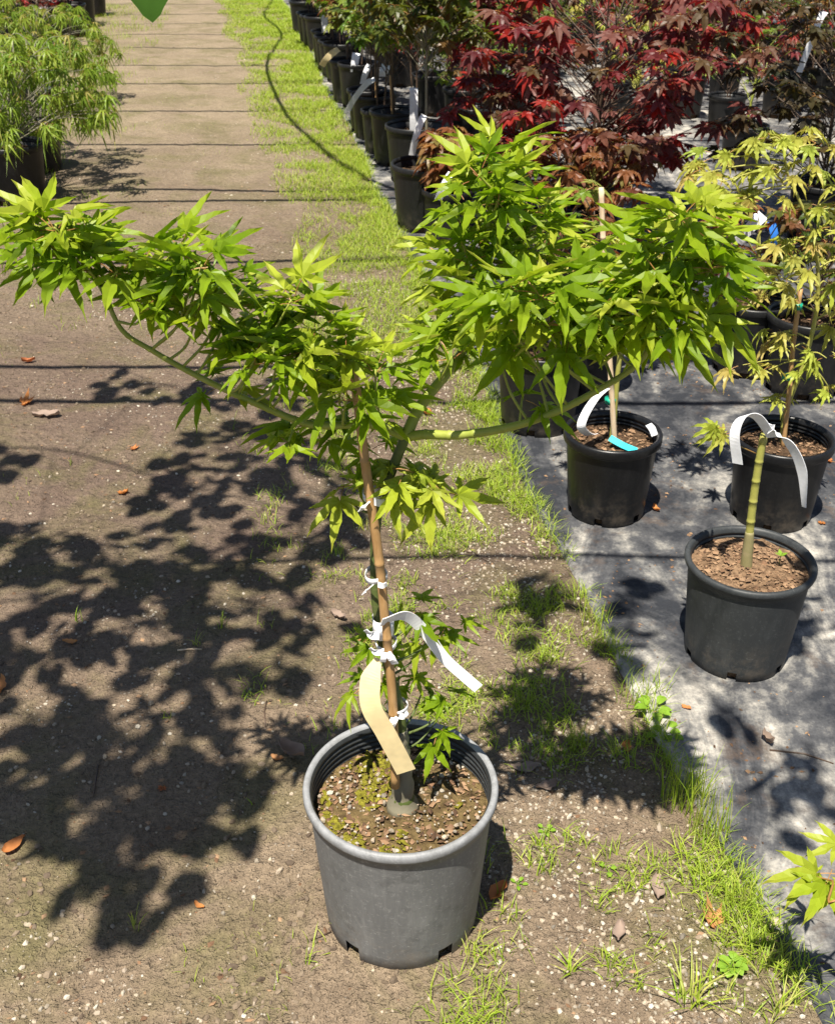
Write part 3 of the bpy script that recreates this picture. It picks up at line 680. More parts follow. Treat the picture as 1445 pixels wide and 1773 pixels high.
tag(tg, 'white looped tag curling left from the top of the cut-off green stem', 'plant tag')
tg = ribbon('plant_tag', [w2(1318, 732, -.012), w2(1340, 748, -.03), w2(1368, 772, -.05), w2(1387, 815, -.06), w2(1391, 878, -.06)], .027, lambda t: Vector((.8 - .4 * t, -.5, -.5 + .4 * t)), M['tag_white'], None, 8, taper=lambda t: 1 if t < .75 else 1 - (t - .75) * 2.4, origin=w2(1318, 732, -.012))
tag(tg, 'white curved tag drooping right from the top of the cut-off green stem', 'plant tag')

# slim staked maple in the glossy black pot
x, y = rim_place(1060, 752, .27); P3 = Vector((x, y, stand(x, y) - .002))
crown = [on_y(px, py, y + dy) - P3 for px, py, dy in [(1040, 440, 0), (1075, 455, .05), (1010, 450, .05), (1110, 465, -.05), (1060, 470, .1), (1030, 480, -.05), (1090, 490, 0), (990, 470, 0), (1130, 450, .1), (1065, 530, 0), (1080, 560, .05), (1040, 420, .1), (975, 440, .05), (1100, 430, .08)]]
p3 = potted('slim maple with bronze tips tied to a tall pale stake in a glossy black pot', x, y, 'bronze', .137, .27, .95, crown=crown, per=4, stem='stem_yellow', potm='pot_black', soilm='soil', seed=33, seg=64, nchip=400, parts=True, lean=(-.02, .03), size=(.6, .85), rings=3)
mb = MB(); q = [on_y(px, py, y - .012) - P3 for px, py in ((1064, 778), (1057, 660), (1050, 540), (1044, 430), (1040, 325))]; stem_tube(mb, spline(q, 6), .0085, .0072, .19, 0, 9); link('stake', mb.mesh('stake', M['bamboo_pale']), p3)
c = on_y(1056, 693, y) - P3; mb = MB(); mb.tube([c - Vector((0, 0, .008)), c + Vector((0, 0, .008))], .017, 12); link('tape_tie', mb.mesh('tape_tie', M['tie_teal']), p3)
def w3(px, py, dy=0): return on_y(px, py, y + dy)
tg = ribbon('plant_tag', [w3(1050, 672, -.03), w3(1030, 690, -.06), w3(1012, 718, -.08), w3(1006, 740, -.085), w3(1018, 752, -.06), w3(1030, 752, -.05)], .027, lambda t: Vector((.7, -.4, .35)), M['tag_white'], None, 8, origin=w3(1050, 672, -.03))
tag(tg, 'white folded tag hanging beside the teal tie of the slim staked maple', 'plant tag')
tg = ribbon('plant_tag', [w3(1055, 758, -.03) , w3(1078, 771, -.05), w3(1102, 781, -.06)], .022, Vector((.1, .8, .5)), M['tag_cyan'], None, 6, origin=w3(1055, 758, -.03))
tag(tg, 'cyan plastic label lying on the soil of the slim staked maple', 'plant label')
tg = ribbon('plant_tag', [w3(1122, 735, .02), w3(1128, 742, .0), w3(1133, 754, -.01)], .020, Vector((.9, -.3, .2)), M['tag_white'], None, 5, origin=w3(1122, 735, .02))
tag(tg, 'small white tag end tucked over the rim of the glossy black pot', 'plant tag')

# bronze-yellow maple
x, y = rim_place(1355, 760, .27); P4 = Vector((x, y, stand(x, y) - .002))
def q4(px, py, dy=0): return on_y(px, py, y + dy) - P4
cr4 = [(1235, 275, .05), (1285, 262, 0), (1330, 240, 0), (1375, 240, .05), (1410, 250, 0), (1215, 300, 0), (1250, 315, -.05), (1300, 300, .05), (1325, 345, 0), (1275, 350, 0), (1345, 300, -.05), (1395, 290, .05),
       (1435, 360, 0), (1440, 400, -.05), (1420, 440, .05), (1385, 425, 0), (1350, 430, -.05), (1400, 470, -.05), (1360, 490, 0), (1430, 490, 0), (1340, 520, .05), (1390, 520, 0), (1345, 575, 0), (1375, 600, -.05), (1435, 560, .05),
       (1285, 632, -.05), (1330, 640, -.06), (1345, 600, 0), (1395, 650, -.05), (1430, 620, -.05), (1440, 680, 0), (1350, 690, .03), (1240, 340, .05), (1300, 470, .1), (1460, 450, 0), (1470, 540, 0), (1460, 330, .05)]
p4 = tag(empty('potted_maple', P4), 'bronze yellow maple with toothed drooping leaves in a black pot', 'potted tree')
pot_parts(p4, .139, .27, .225, M['pot_black'], M['soil'], 44, nchip=350, seg=64, rings=3)
mb = MB(); t4 = spline([q4(1353, 775, .02), q4(1360, 710, .01), q4(1392, 625), q4(1412, 540), q4(1415, 465), q4(1405, 400), q4(1382, 345), q4(1362, 300), q4(1356, 250)], 7)
stem_tube(mb, t4, .0085, .003, .06, 0, 8); link('trunk', mb.mesh('trunk', M['stem_yellow']), p4)
mb = MB(); k4 = spline([q4(1354, 780, 0), q4(1365, 680, 0), q4(1372, 600, 0), q4(1385, 500, 0)], 7); stem_tube(mb, k4, .0075, .0065, .2, 0, 8); link('stake', mb.mesh('stake', M['bamboo']), p4)
for px, py in ((1361, 652), (1380, 530)):
    c = q4(px, py); mb = MB(); mb.tube([c - Vector((0, 0, .008)), c + Vector((0, 0, .008))], .013, 12); link('tape_tie', mb.mesh('tape_tie', M['tie_teal']), p4)
mb = MB(); tfs = []; rr = random.Random(4)
for px, py, dy in cr4:
    c = q4(px, py, dy); b = nearest(t4, c, .25); tw = spline([b, b.lerp(c, .5) + Vector((0, 0, .01)), c], 5); mb.tube(tw, lerp_r(tw, .0028, .0013), 5)
    tfs += cluster_leaves(c, 3 if py < 460 else 2, rr, .036, .5, .4, (.7, 1.15), Vector((0, -.4, 0)), None, (-20, 25))
c4 = link('crown', mb.mesh('crown', M['stem_yellow']), p4); leaf_objs('leaf', LEAF['bronze'], tfs, c4, rr, Vector((0, 0, 0)))

# black pots standing just behind
def px_pot(label, px, py, rt, h, leafk, **kw):
    x, y = rim_place(px, py, h); return potted(label, x, y, leafk, rt=rt, h=h, **kw)
gx = on_z(930, 742, 0)
potted('black pot with sparse green maple half hidden behind the lime leaves', gx.x, gx.y + .02, 'green', .15, .30, .85, .5, .22, 14, 4, seed=51, seg=56, parts=True)
gx = on_z(1010, 715, 0)
potted('black pot with sparse orange maple behind the slim staked maple', gx.x + .02, gx.y + .18, 'orange', .15, .30, .8, .5, .2, 10, 4, seed=52, seg=56, parts=True)
px_pot('black pot with small orange maple left of the bronze yellow maple', 1305, 520, .145, .29, 'orange', hgt=.62, z0=.42, rad=.22, ncl=14, per=4, seed=53, parts=True, stem='stem_yellow')
px_pot('black pot with small olive maple directly behind the bronze yellow maple', 1408, 545, .16, .30, 'olive', hgt=.7, z0=.45, rad=.25, ncl=14, per=4, seed=54, parts=True)
# orange maple and the big red maple
px_pot('low orange brown maple in a black pot in front of the red maple', 1018, 362, .135, .27, 'orange', hgt=.62, z0=.34, rad=.30, ncl=24, per=5, seed=55, parts=True, stems=2, stem='stem_yellow')
px_pot('orange brown maple in a black pot behind the top of the lime maple', 960, 375, .14, .28, 'orange', hgt=.62, z0=.36, rad=.26, ncl=16, per=4, seed=56, parts=True)
rx, ry = rim_place(1120, 300, .30)
potted('big dark red maple with several stems in a black pot', rx - .30, ry - .05, 'red', .17, .30, 1.30, .38, .70, 135, 5, stems=4, parts=True, seed=57, stem='stem_brown', shape=lambda t: .75 + .4 * math.sin(math.pi * t), size=(1.1, 1.65), facing=Vector((0, -.25, 0)))
px_pot('smaller red maple leaning beside the big dark red maple', 870, 270, .14, .28, 'red', hgt=.85, z0=.40, rad=.34, ncl=24, per=5, seed=58, parts=True, stems=2, size=(1.1, 1.5))
px_pot('dark olive maple with tall dark stems in a black pot', 1428, 318, .17, .30, 'dkolive', hgt=1.5, z0=.42, rad=.66, ncl=90, per=5, stems=3, seed=59, parts=True, size=(1.0, 1.45), lean=(-.12, 0))
px_pot('single thin maple in a black pot on the open pale fabric', 1290, 218, .14, .27, 'red', hgt=.9, z0=.55, rad=.3, ncl=14, per=4, seed=60, stem='stem_green')

# the row along the grass strip: left edge of rim, rim height in the picture
row = [(676, 286, .185, .34, 'olive', 1.25, .75, .42), (729, 330, .13, .26, 'orange', .42, .34, .1), (666, 217, .185, .34, 'olive', 1.2, .6, .42), (639, 191, .16, .34, 'green', 1.1, .5, .38), (624, 191, .13, .28, 'olive', .9, .5, .3),
       (606, 165, .16, .30, 'green', 1.05, .5, .36), (600, 156, .14, .30, 'orange', .95, .55, .3), (584, 110, .16, .34, 'olive', 1.0, .5, .36), (576, 112, .13, .30, 'green', .8, .45, .3), (569, 104, .15, .33, 'olive', .95, .5, .35),
       (558, 75, .17, .33, 'orange', .85, .5, .35), (550, 71, .15, .31, 'green', .9, .5, .33), (543, 63, .15, .31, 'orange', .85, .5, .34), (538, 53, .15, .30, 'green', .7, .45, .3), (526, 29, .17, .33, 'green', .8, .45, .36), (519, 27, .15, .31, 'orange', .8, .45, .3), (513, 22, .15, .31, 'green', .8, .45, .3), (500, 2, .17, .33, 'green', .9, .5, .34)]
row_lab = ['olive maple with pale grey trunk in a tall black pot beside the lime maple', 'small orange maple in a low black pot tucked beside the tall olive maple', 'olive maple in a wide black pot, second along the grass strip, with hanging white tags',
           'green maple with a thick bare stake in a black pot, third along the grass strip', 'small olive maple in a narrow black pot squeezed beside the thick stake', 'green maple with a bamboo stake and pale hanging tag in a black pot']
rg = random.Random(77); rowp = []
for i, (pl, py, rt, h, k, hg, z0, rad) in enumerate(row):
    p = on_z(pl, py, h); x = p.x + rt + .008; y = p.y
    col = {'olive': 'olive', 'green': 'green', 'orange': 'orange brown'}[k]
    lab = row_lab[i] if i < len(row_lab) else 'bushy %s maple in a black pot far along the grass strip' % col
    o = potted(lab, x, y, k, rt, h, hg + .1, z0 + (.22 if i not in (1,) else 0), rad * .92, 46 if i < 4 else 28, 5 if i < 6 else 4, stems=1 if i in (0, 1) else 2, parts=i in (0, 2), seed=100 + i, stem='stem_base' if i == 0 else 'stem_brown', nchip=60 if i < 4 else 0, size=(1.0, 1.4),
               group=None if i < len(row_lab) else 'maples far along the grass strip', seg=40 if i < 6 else 28, rings=1, stake=(.02, -.03, .78, 'bamboo') if i == 5 else ((-.03, -.03, .55, 'bamboo') if i == 3 else None))
    rowp.append((o, x, y, h, rt))
def hang_tag(label, px, py, y, ln, wd, mat, lean=.1, turn=.3):
    a = on_y(px, py, y); p = [a, a + Vector((-lean * ln * .4, -.03, -.02)), a + Vector((-lean * ln, -.05, -ln * .55)), a + Vector((-lean * ln * 1.4, -.045, -ln))]
    tg = ribbon('plant_tag', p, wd, Vector((.9, turn, .05)), M[mat], None, 6, origin=a); tag(tg, label, 'plant tag'); return tg
ya = rowp[0][2]; yb = rowp[2][2]
hang_tag('white curling tag tied to the pale grey trunk of the olive maple', 735, 200, ya - .05, .19, .035, 'tag_white', .25)
hang_tag('broad white tag hanging over the second wide black pot of the row', 716, 152, yb - .1, .26, .05, 'tag_white', .0)
hang_tag('pale grey tag on the bamboo stake of the green row maple', 650, 137, rowp[5][2] - .1, .2, .04, 'tag_white', .7)
hang_tag('short white tag above the third black pot of the row', 640, 112, rowp[5][2], .12, .04, 'tag_white', .3)
hang_tag('white tag hanging in the green maples far along the grass strip', 617, 92, rowp[7][2] - .1, .13, .06, 'tag_white', .1)
hang_tag('yellow and white tag over the rim of a far black pot', 586, 85, rowp[9][2] - .15, .12, .05, 'tag_yellow', .8)
hang_tag('white strip tag hanging from a maple at the far end of the row', 562, 25, rowp[13][2] - .1, .22, .06, 'tag_white', .0)
hang_tag('white tag with curled end hanging beside the red maple', 1320, 372, 4.3, .15, .05, 'tag_white', .6)
hang_tag('blue plastic label hanging beside the white curled tag', 1334, 385, 4.3, .09, .035, 'tag_blue', -.1)
hang_tag('narrow white tag twisted round the tall dark stem of the dark olive maple', 1428, 20, ry - .35, .26, .035, 'tag_white', .25)
hang_tag('white tag stub glinting under the olive row maple', 668, 112, 8.2, .07, .06, 'tag_white', .2)
hang_tag('small white tag hidden among the lime leaves by the low black pot', 782, 300, ya - .4, .12, .04, 'tag_white', .4)

# plants further back: a few kinds, copied
def copy_tree(o, parent=None):
    c = o.copy(); COL.objects.link(c); c.parent = parent
    for ch in list(o.children): copy_tree(ch, c)
    return c
kinds = [('green', 'stem_brown', 'mid green'), ('olive', 'stem_brown', 'olive'), ('red', 'stem_brown', 'dark red'), ('orange', 'stem_brown', 'orange brown'), ('bronze', 'stem_yellow', 'bronze yellow')]
protos = []
spots = []
rg = random.Random(12)
for r_ in range(1, 9):                                   # rows on the fabric behind the front row
    for q in range(26):
        y = 6.6 + q * .62 + rg.uniform(-.12, .12); x = edge_x(y) + .18 + r_ * .62 + rg.uniform(-.12, .12)
        if x > .40 * y + .7: continue
        if y < 8.4 and (x > .85 or y < 7.2): continue
        if x > 1.0 and y < 10.5 and rg.random() < .35: continue
        if rg.random() < .12: continue
        spots.append((x, y))
for i, (x, y) in enumerate(spots):
    k = rg.choice([0, 0, 1, 1, 2, 3, 4]); 
    if len(protos) < 5: k = len(protos)
    lab = 'potted %s maple in the crowded far rows on the fabric' % kinds[k][2]
    if len(protos) < 5:
        o = potted(lab, x, y, kinds[k][0], .15, .30, .95, .42, .36, 24, 4, stems=2, seed=200 + k, stem=kinds[k][1], nchip=0, seg=24, rings=1, group='%s maples in the far rows' % kinds[k][2]); protos.append(o)
    else:
        o = copy_tree(protos[k]); o.rotation_euler.z = rg.uniform(0, 6.28); s = rg.uniform(.85, 1.12); o.scale = (s, s, s * rg.uniform(.9, 1.1)); o.location = (x, y, stand(x, y) - .002)

# left side of the path: feathery weeping maples and a few red ones beyond
WEEP = lambda t: 1.0 - .55 * t * t
gl = [(14, 245, .19, .33, 'feathery weeping green maple spilling out of a black pot at the path edge'), (48, 205, .19, .32, 'feathery weeping green maple in the black pot behind, leaning over the path'), (60, 110, .19, .32, 'feathery yellow green maple sprawling over the path grass')]
lefts = []
for i, (px, py, rt, h, lab) in enumerate(gl):
    x, y = rim_place(px, py, h)
    lefts.append(potted(lab, x, y, 'thread', rt, h, .84 - .05 * i, .40 if i == 0 else .28, .56, 62, 6, seed=300 + i, stem='stem_base', parts=False, weep=.12, shape=WEEP, dn=.9, size=(.9, 1.35), nchip=60, lean=(.16, .05)))
x, y = rim_place(-60, 90, .32); potted('feathery green maple at the far side of the left row', x, y, 'thread', .19, .32, .9, .3, .7, 60, 6, seed=305, weep=.12, shape=WEEP, dn=.9, size=(.9, 1.35), nchip=0)
for i, (pl, py, k, lab) in enumerate([(70, 24, 'red', 'red maple in a black pot beyond the feathery green maples'), (100, 8, 'red', 'red maple in a black pot further along the left row'), (118, -6, 'green', 'green maple in a black pot further along the left row'), (140, -22, 'green', 'green maple at the far end of the left row in view'), (20, 5, 'orange', 'orange maple set back behind the red maples of the left row'), (-20, 30, 'red', 'red maple set back behind the feathery green maples')]):
    p = on_z(pl, py, .33); potted(lab, p.x + .1, p.y, k, .2, .33, .75, .36, .42, 30, 5, stems=2, seed=320 + i, nchip=0, seg=28, rings=1, lean=(-.25, 0))
hang_tag('pale strip tag hanging in the feathery green maple', 46, 95, 8.0, .22, .05, 'tag_white', -.4)

# a branch reaching in from a pot just outside on the fabric
x, y = 1.20, 1.62; P5 = Vector((x, y, stand(x, y) - .002))
p5 = tag(empty('potted_maple', P5), 'pale green maple twig reaching over the fabric from a pot at its edge', 'potted tree')
pot_parts(p5, .14, .27, .23, M['pot_black'], M['soil'], 61, nchip=60, seg=40, rings=1)
def q5(px, py, z): return on_z(px, py, z) - P5
mb = MB(); t5 = spline([(0, 0, .2), (-.02, 0, .32), (-.03, .01, .46)], 6); mb.tube(t5, lerp_r(t5, .008, .004), 8); link('trunk', mb.mesh('trunk', M['stem_green']), p5)
mb = MB(); b5 = spline([t5[-3], q5(1475, 1535, .40), q5(1440, 1525, .36), q5(1412, 1518, .34)], 6); mb.tube(b5, lerp_r(b5, .003, .0012), 6); br5 = link('branch', mb.mesh('branch', M['petiole']), p5)
for px, py, d, s in ((1412, 1512, (-1, .15, -.15), 1.05), (1428, 1532, (-.55, -.8, -.25), .95), (1448, 1462, (-1, .5, 0), .8), (1455, 1530, (-.1, -.9, -.3), .9)):
    leaf_objs('leaf', LEAF['lime_pale'], [(frame(Vector(d), Vector((0, -.25, 1))), q5(px, py, .34), s)], br5, rg, Vector((0, 0, 0)))

# ------------------------------------------------------------------ overhead: hoops, hose and the overhanging tree (their shadows fall in the picture)
HH = 2.25
for k, yg in enumerate([2.64, 3.74, 4.10, 5.44, 6.55, 6.78, 8.08, 9.28, 10.5, 11.5, 12.65, 13.7, 14.7, 15.6, 16.7]):
    yc = yg - SHY * HH; mb = MB(); pts = []
    for i in range(41):
        t = -1 + i / 20; x = -1.0 + 5.6 * t; z = (HH + .15) * (1 - abs(t) ** 5) - .1 * t * t - .02
        pts.append(Vector((x, yc + .012 * x + .03 * math.sin(i * .35 + k * 1.7) + .012 * math.sin(i * .9 + k), max(z, -.05))))
    mb.tube(pts, .010 if k == 0 else .0165 if k < 3 else .019, 8)
    o = link('hoop_pipe', mb.mesh('hoop_pipe', M['pipe'])); tag(o, 'slender bare hoop pipe arching across the path overhead', 'hoop pipe', 'bare hoop pipes over the path')
def lift(px, py, h): g = on_z(px, py, 0); return Vector((g.x - SHX * h, g.y - SHY * h, h))
mb = MB(); hp = spline([lift(px, py, HH - .05 + dz) for px, py, dz in ((500, -30, .05), (472, 5, 0), (458, 28, -.1), (488, 62, 0), (462, 112, -.1), (490, 190, -.05), (530, 235, 0), (590, 285, 0), (650, 318, .02), (720, 345, .05))], 7)
mb.tube(hp, [.012 + .008 * i / len(hp) for i in range(len(hp))], 8)
tag(link('irrigation_hose', mb.mesh('irrigation_hose', M['cable'])), 'loose black irrigation hose slung over the hoops above the grass strip', 'hose')

def broad(name, l, wd, seed):
    rg = random.Random(seed); v = []; f = []; n = 8
    for i in range(n + 1):
        t = i / n; x = l * t; hw = wd * (math.sin(math.pi * min(1, t ** .8)) ** .75) * (1 if t < .97 else .2); z = -.12 * l * t * t; sj = 1 + (.05 if i % 2 else -.05)
        v += [(x, -hw * sj, z + hw * .18), (x, 0, z), (x, hw * sj, z + hw * .18)]
    for i in range(n): a = i * 3; f += [(a, a + 1, a + 4, a + 3), (a + 1, a + 2, a + 5, a + 4)]
    return mesh(name, v, f, [M['lf_broad'], M['petiole']])
BR = [broad('broad_leaf', .108 * s, .040 * s, i) for i, s in enumerate((.85, 1, 1.1, .95))]
T0 = Vector((-3.4, .2, 0)); T0.z = gz(T0.x, T0.y) - .02
tree = tag(empty('broadleaf_tree', T0), 'broad leaved tree overhanging the path, one leaf hanging down into view', 'tree')
mb = MB(); tt = spline([(0, 0, -.05), (.05, .03, 1.2), (.0, .1, 2.4), (.1, .15, 3.4), (.05, .2, 4.4)], 8); mb.tube(tt, lerp_r(tt, .12, .05), 12); link('trunk', mb.mesh('trunk', M['stem_brown']), tree)
blobs = [(420, 800, 130, 60, 20), (330, 850, 100, 45, 12), (560, 860, 70, 60, 10), (520, 930, 90, 60, 12), (270, 665, 80, 28, 8), (420, 690, 90, 40, 10), (60, 940, 110, 45, 14), (200, 980, 150, 60, 22), (350, 960, 130, 60, 16), (60, 1040, 110, 50, 12), (250, 1080, 170, 50, 20), (430, 1060, 120, 60, 16),
         (10, 785, 30, 30, 4), (60, 1130, 120, 40, 10), (420, 1150, 100, 45, 9), (330, 1180, 110, 40, 10), (80, 1260, 110, 60, 14), (230, 1290, 140, 70, 24), (340, 1260, 70, 50, 8), (60, 1370, 90, 50, 10), (180, 1410, 120, 60, 18), (320, 1400, 90, 50, 10), (200, 1500, 70, 60, 9), (230, 1570, 40, 40, 4), (335, 1480, 30, 60, 4), (105, 1470, 30, 30, 2), (400, 1410, 60, 35, 5), (430, 1325, 80, 40, 6), (330, 1340, 60, 40, 5),
         (925, 1075, 60, 60, 7), (960, 1010, 60, 25, 4), (1090, 1090, 40, 80, 7), (1420, 1420, 60, 60, 5), (1345, 1335, 70, 40, 5), (1260, 1240, 35, 50, 3), (1420, 1100, 40, 60, 4)]
rr = random.Random(5); tfs = []; mb = MB(); ctr = []
for (cx, cy, rx_, ry_, n) in blobs:
    h = 2.75 + rr.uniform(-.25, .35); cc = lift(cx, cy, h) - T0; ctr.append(cc)
    for i in range(int(n * 2.3)):
        a = rr.uniform(0, 6.28); q = math.sqrt(rr.random()); p = lift(cx + rx_ * q * math.cos(a), cy + ry_ * q * math.sin(a), h + rr.uniform(-.12, .12)) - T0
        d = Vector((p.x - cc.x, p.y - cc.y, -.15)) + Vector((rr.uniform(-.1, .1), rr.uniform(-.1, .1), 0))
        tfs.append((frame(d, Vector((rr.uniform(-.4, .4), rr.uniform(-.4, .4), 1))), p, rr.uniform(.85, 1.25)))
        tw = [cc.lerp(p, .0), cc.lerp(p, .6) + Vector((0, 0, .02)), p]; mb.tube(tw, [.003, .0022, .001], 4, cap=False)
for gi, sel in enumerate((lambda c: c.y + T0.y < .75, lambda c: .75 <= c.y + T0.y < 1.4, lambda c: c.y + T0.y >= 1.4)):
    g = sorted([c for c in ctr if sel(c)], key=lambda c: c.x + .2 * c.y)
    far_ = g[-1]; s0 = tt[24 + gi * 3]; line = spline([s0, s0.lerp(g[0], .6) + Vector((0, 0, .25)), g[0] + Vector((0, 0, .08)), g[len(g) // 2] + Vector((0, 0, .08)), far_ + Vector((0, 0, .05))], 8); mb.tube(line, lerp_r(line, .010, .003), 7)
    for c in g:
        b = min(line[8:], key=lambda q: (q - c).length); tw = spline([b, b.lerp(c, .5) + Vector((0, 0, .03)), c], 4); mb.tube(tw, lerp_r(tw, .003, .002), 5)
hl = on_y(266, 40, 1.75) - T0; s0 = min(ctr, key=lambda c: (c - hl - Vector((0, 0, 1))).length)
tw = spline([s0, s0.lerp(hl, .45) + Vector((.05, .1, .2)), hl + Vector((-.01, .03, .25)), hl + Vector((-.004, .012, .075))], 6); mb.tube(tw, lerp_r(tw, .005, .0014), 6)
crn = link('crown', mb.mesh('crown', M['stem_brown']), tree)
tag(link('foliage', leaf_joined('foliage', BR, tfs, rr, Vector((0, 0, 0)), [M['lf_broad'], M['petiole']]), crn), kind='stuff')
big = broad('broad_leaf', .078, .029, 9)
o = link('leaf', big, crn); mm = frame(Vector((.05, -.25, -1)), Vector((.15, -1, .25))).to_4x4(); mm.translation = hl + Vector((-.004, .012, .078)); o.matrix_local = mm
o = link('leaf', big, crn); mm = frame(Vector((-.8, .1, .3)), Vector((.2, -.7, .6))).to_4x4(); mm.translation = hl + Vector((-.004, .02, .082)); o.matrix_local = mm

# ------------------------------------------------------------------ grass, gravel and litter
def ndot(x, y, s, o=0.): return noise.noise(Vector((x * s + o, y * s, o)))
def grass_mesh(name, spots):
    """spots: (x, y, height, width, lean, z)"""
    n = len(spots); V = np.zeros((n * 7, 3)); F_ = []; AT = np.zeros(n * 7)
    for i, (x, y, h, wd, ln, z) in enumerate(spots):
        a = rg.uniform(0, 6.28); b = a + rg.uniform(-.9, .9); dx, dy = math.cos(a) * ln * h, math.sin(a) * ln * h; cx, cy = -math.sin(b) * wd / 2, math.cos(b) * wd / 2
        k = i * 7; hz = h * max(.25, math.sqrt(max(.05, 1 - ln * ln * .7)))
        V[k:k + 7] = ((x - cx, y - cy, z - .004), (x + cx, y + cy, z - .004), (x + dx * .2 - cx * .9, y + dy * .2 - cy * .9, z + hz * .45), (x + dx * .2 + cx * .9, y + dy * .2 + cy * .9, z + hz * .45),
                      (x + dx * .58 - cx * .6, y + dy * .58 - cy * .6, z + hz * .82), (x + dx * .58 + cx * .6, y + dy * .58 + cy * .6, z + hz * .82), (x + dx, y + dy, z + hz))
        F_ += [(k, k + 1, k + 3, k + 2), (k + 2, k + 3, k + 5, k + 4), (k + 4, k + 5, k + 6)]; AT[k:k + 7] = rg.random() * .6 + .4 * (ndot(x, y, 1.5) * .5 + .5)
    return mesh(name, V, F_, M['grass'], False, None, AT)
rg = random.Random(21); sp = []
def try_grass(y, u, dens):
    x = edge_x(y) - u
    if rg.random() < dens:
        sc = 1 + max(0, y - 4) * .09
        sp.append((x, y, rg.uniform(.018, .05) * (1.25 if u < .12 else 1), rg.uniform(.0014, .0030) * sc, rg.uniform(.5, 1.15), gz(x, y)))
for _ in range(210000):                                     # far strip
    y = 4.2 + 13.5 * rg.random() ** 1.35; u = rg.uniform(-.02, 1.05)
    x = edge_x(y) - u; p = max(0, 1 - u / (.62 + .25 * ndot(x, y, .9, 3) + .03 * max(0, y - 6))) ** .55 if u < 1.0 else 0
    p *= min(1, max(.06, (y - 3.6) / 2.2)) * (1 if ndot(x, y, 3.2, 1) > -.15 else .18)
    try_grass(y, u, p)
for _ in range(110000):                                      # near strip: patchy tufts
    y = rg.uniform(1.1, 4.6); u = rg.uniform(-.03, .95); x = edge_x(y) - u
    c = ndot(x, y, 5.5, 2) + .55 * ndot(x, y, 14, 4); p = max(0, c + .0 + .34 * math.exp(-u / .10) - .25 * max(0, u - .45) * 2)
    if u > .7: p *= .25
    try_grass(y, u, min(1, p * 1.15))
for _ in range(26000):                                      # left edge of the path
    y = 4.5 + 12 * rg.random(); u = rg.uniform(-.2, .95); x = edge_l(y) + u
    p = max(0, ndot(x, y, 3.1, 6) + .15 - u * .45 + .05 * max(0, y - 7)); 
    if rg.random() < p: sp.append((x, y, rg.uniform(.02, .07), rg.uniform(.002, .004), rg.uniform(.2, .9), gz(x, y)))
for _ in range(9000):                                       # stray blades on the path
    y = 1.2 + 9 * rg.random() ** 1.5; x = rg.uniform(edge_l(y), edge_x(y)); 
    if ndot(x, y, 2.6, 8) > .33: sp.append((x, y, rg.uniform(.008, .03), rg.uniform(.001, .002), rg.uniform(.3, 1), gz(x, y)))
tag(link('grass', grass_mesh('grass', sp)), 'short bright grass growing along the edge of the dirt path', 'grass', kind='stuff')

def tuft(label, px, py, n, h, wd=.0022, lean=(.15, .8), spread=.012):
    c = on_z(px, py, 0); c.z = gz(c.x, c.y); s = []
    for _ in range(n): r = spread * math.sqrt(rg.random()); a = rg.uniform(0, 6.28); s.append((r * math.cos(a), r * math.sin(a), h * rg.uniform(.55, 1.1), wd * rg.uniform(.7, 1.2), rg.uniform(*lean), 0))
    o = link('grass_tuft', grass_mesh('grass_tuft', s), None, c); tag(o, label, 'grass tuft', 'single grass tufts'); return o
tuft('lone grass tuft in the tip of the leaf shadow on bare dirt', 238, 1608, 9, .055)
tuft('lone upright grass tuft on the shaded dirt left of the grey pot', 384, 1085, 9, .050)
tuft('tiny grass tuft between shadow patches on the dirt', 138, 1075, 8, .04)
tuft('sparse spreading grass tuft beside the lone upright tuft', 340, 1118, 10, .045, lean=(.4, 1))
tuft('grass sprig among white pebbles on the shaded dirt', 290, 1245, 7, .05, lean=(.3, .9))
tuft('small grass sprig on the sunlit dirt near orange leaves', 125, 803, 7, .03)
tuft('flat pale grass clump on bare dirt behind the grey pot', 740, 962, 26, .05, lean=(.8, 1.1), spread=.025)
tuft('dense round grass tuft beside the grey pot rim', 998, 1292, 70, .065, .0018, (.1, .7), .028)
tuft('tall dark grass clump against the fabric edge', 1180, 1390, 90, .14, .0022, (.05, .5), .05)
tuft('tall thin grass clump standing against the fabric edge', 1222, 1450, 60, .16, .0020, (.05, .45), .045)
tuft('bright grass clump below the tall clumps at the fabric edge', 1275, 1575, 36, .09, .0020, (.1, .6), .03)
tuft('fresh grass clump at the fabric edge near the leafy weed', 1110, 1215, 70, .09, .0022, (.2, .9), .06)
tuft('grass clump leaning over the fabric edge beside the grafted pot', 1030, 1085, 50, .09, .0022, (.2, .8), .04)
tuft('spreading crabgrass clump on the pebbly dirt', 1190, 1740, 22, .09, .0035, (.6, 1.05), .02)
tuft('small crabgrass rosette on the pebbly dirt', 985, 1685, 12, .06, .0035, (.8, 1.1), .01)
tuft('yellowish grass clump beside the orange curled leaf', 1310, 1640, 24, .06, .002, (.1, .7), .02)
tuft('grass clump bending at the bottom of the fabric edge', 1345, 1760, 14, .09, .0030, (.5, 1), .012)

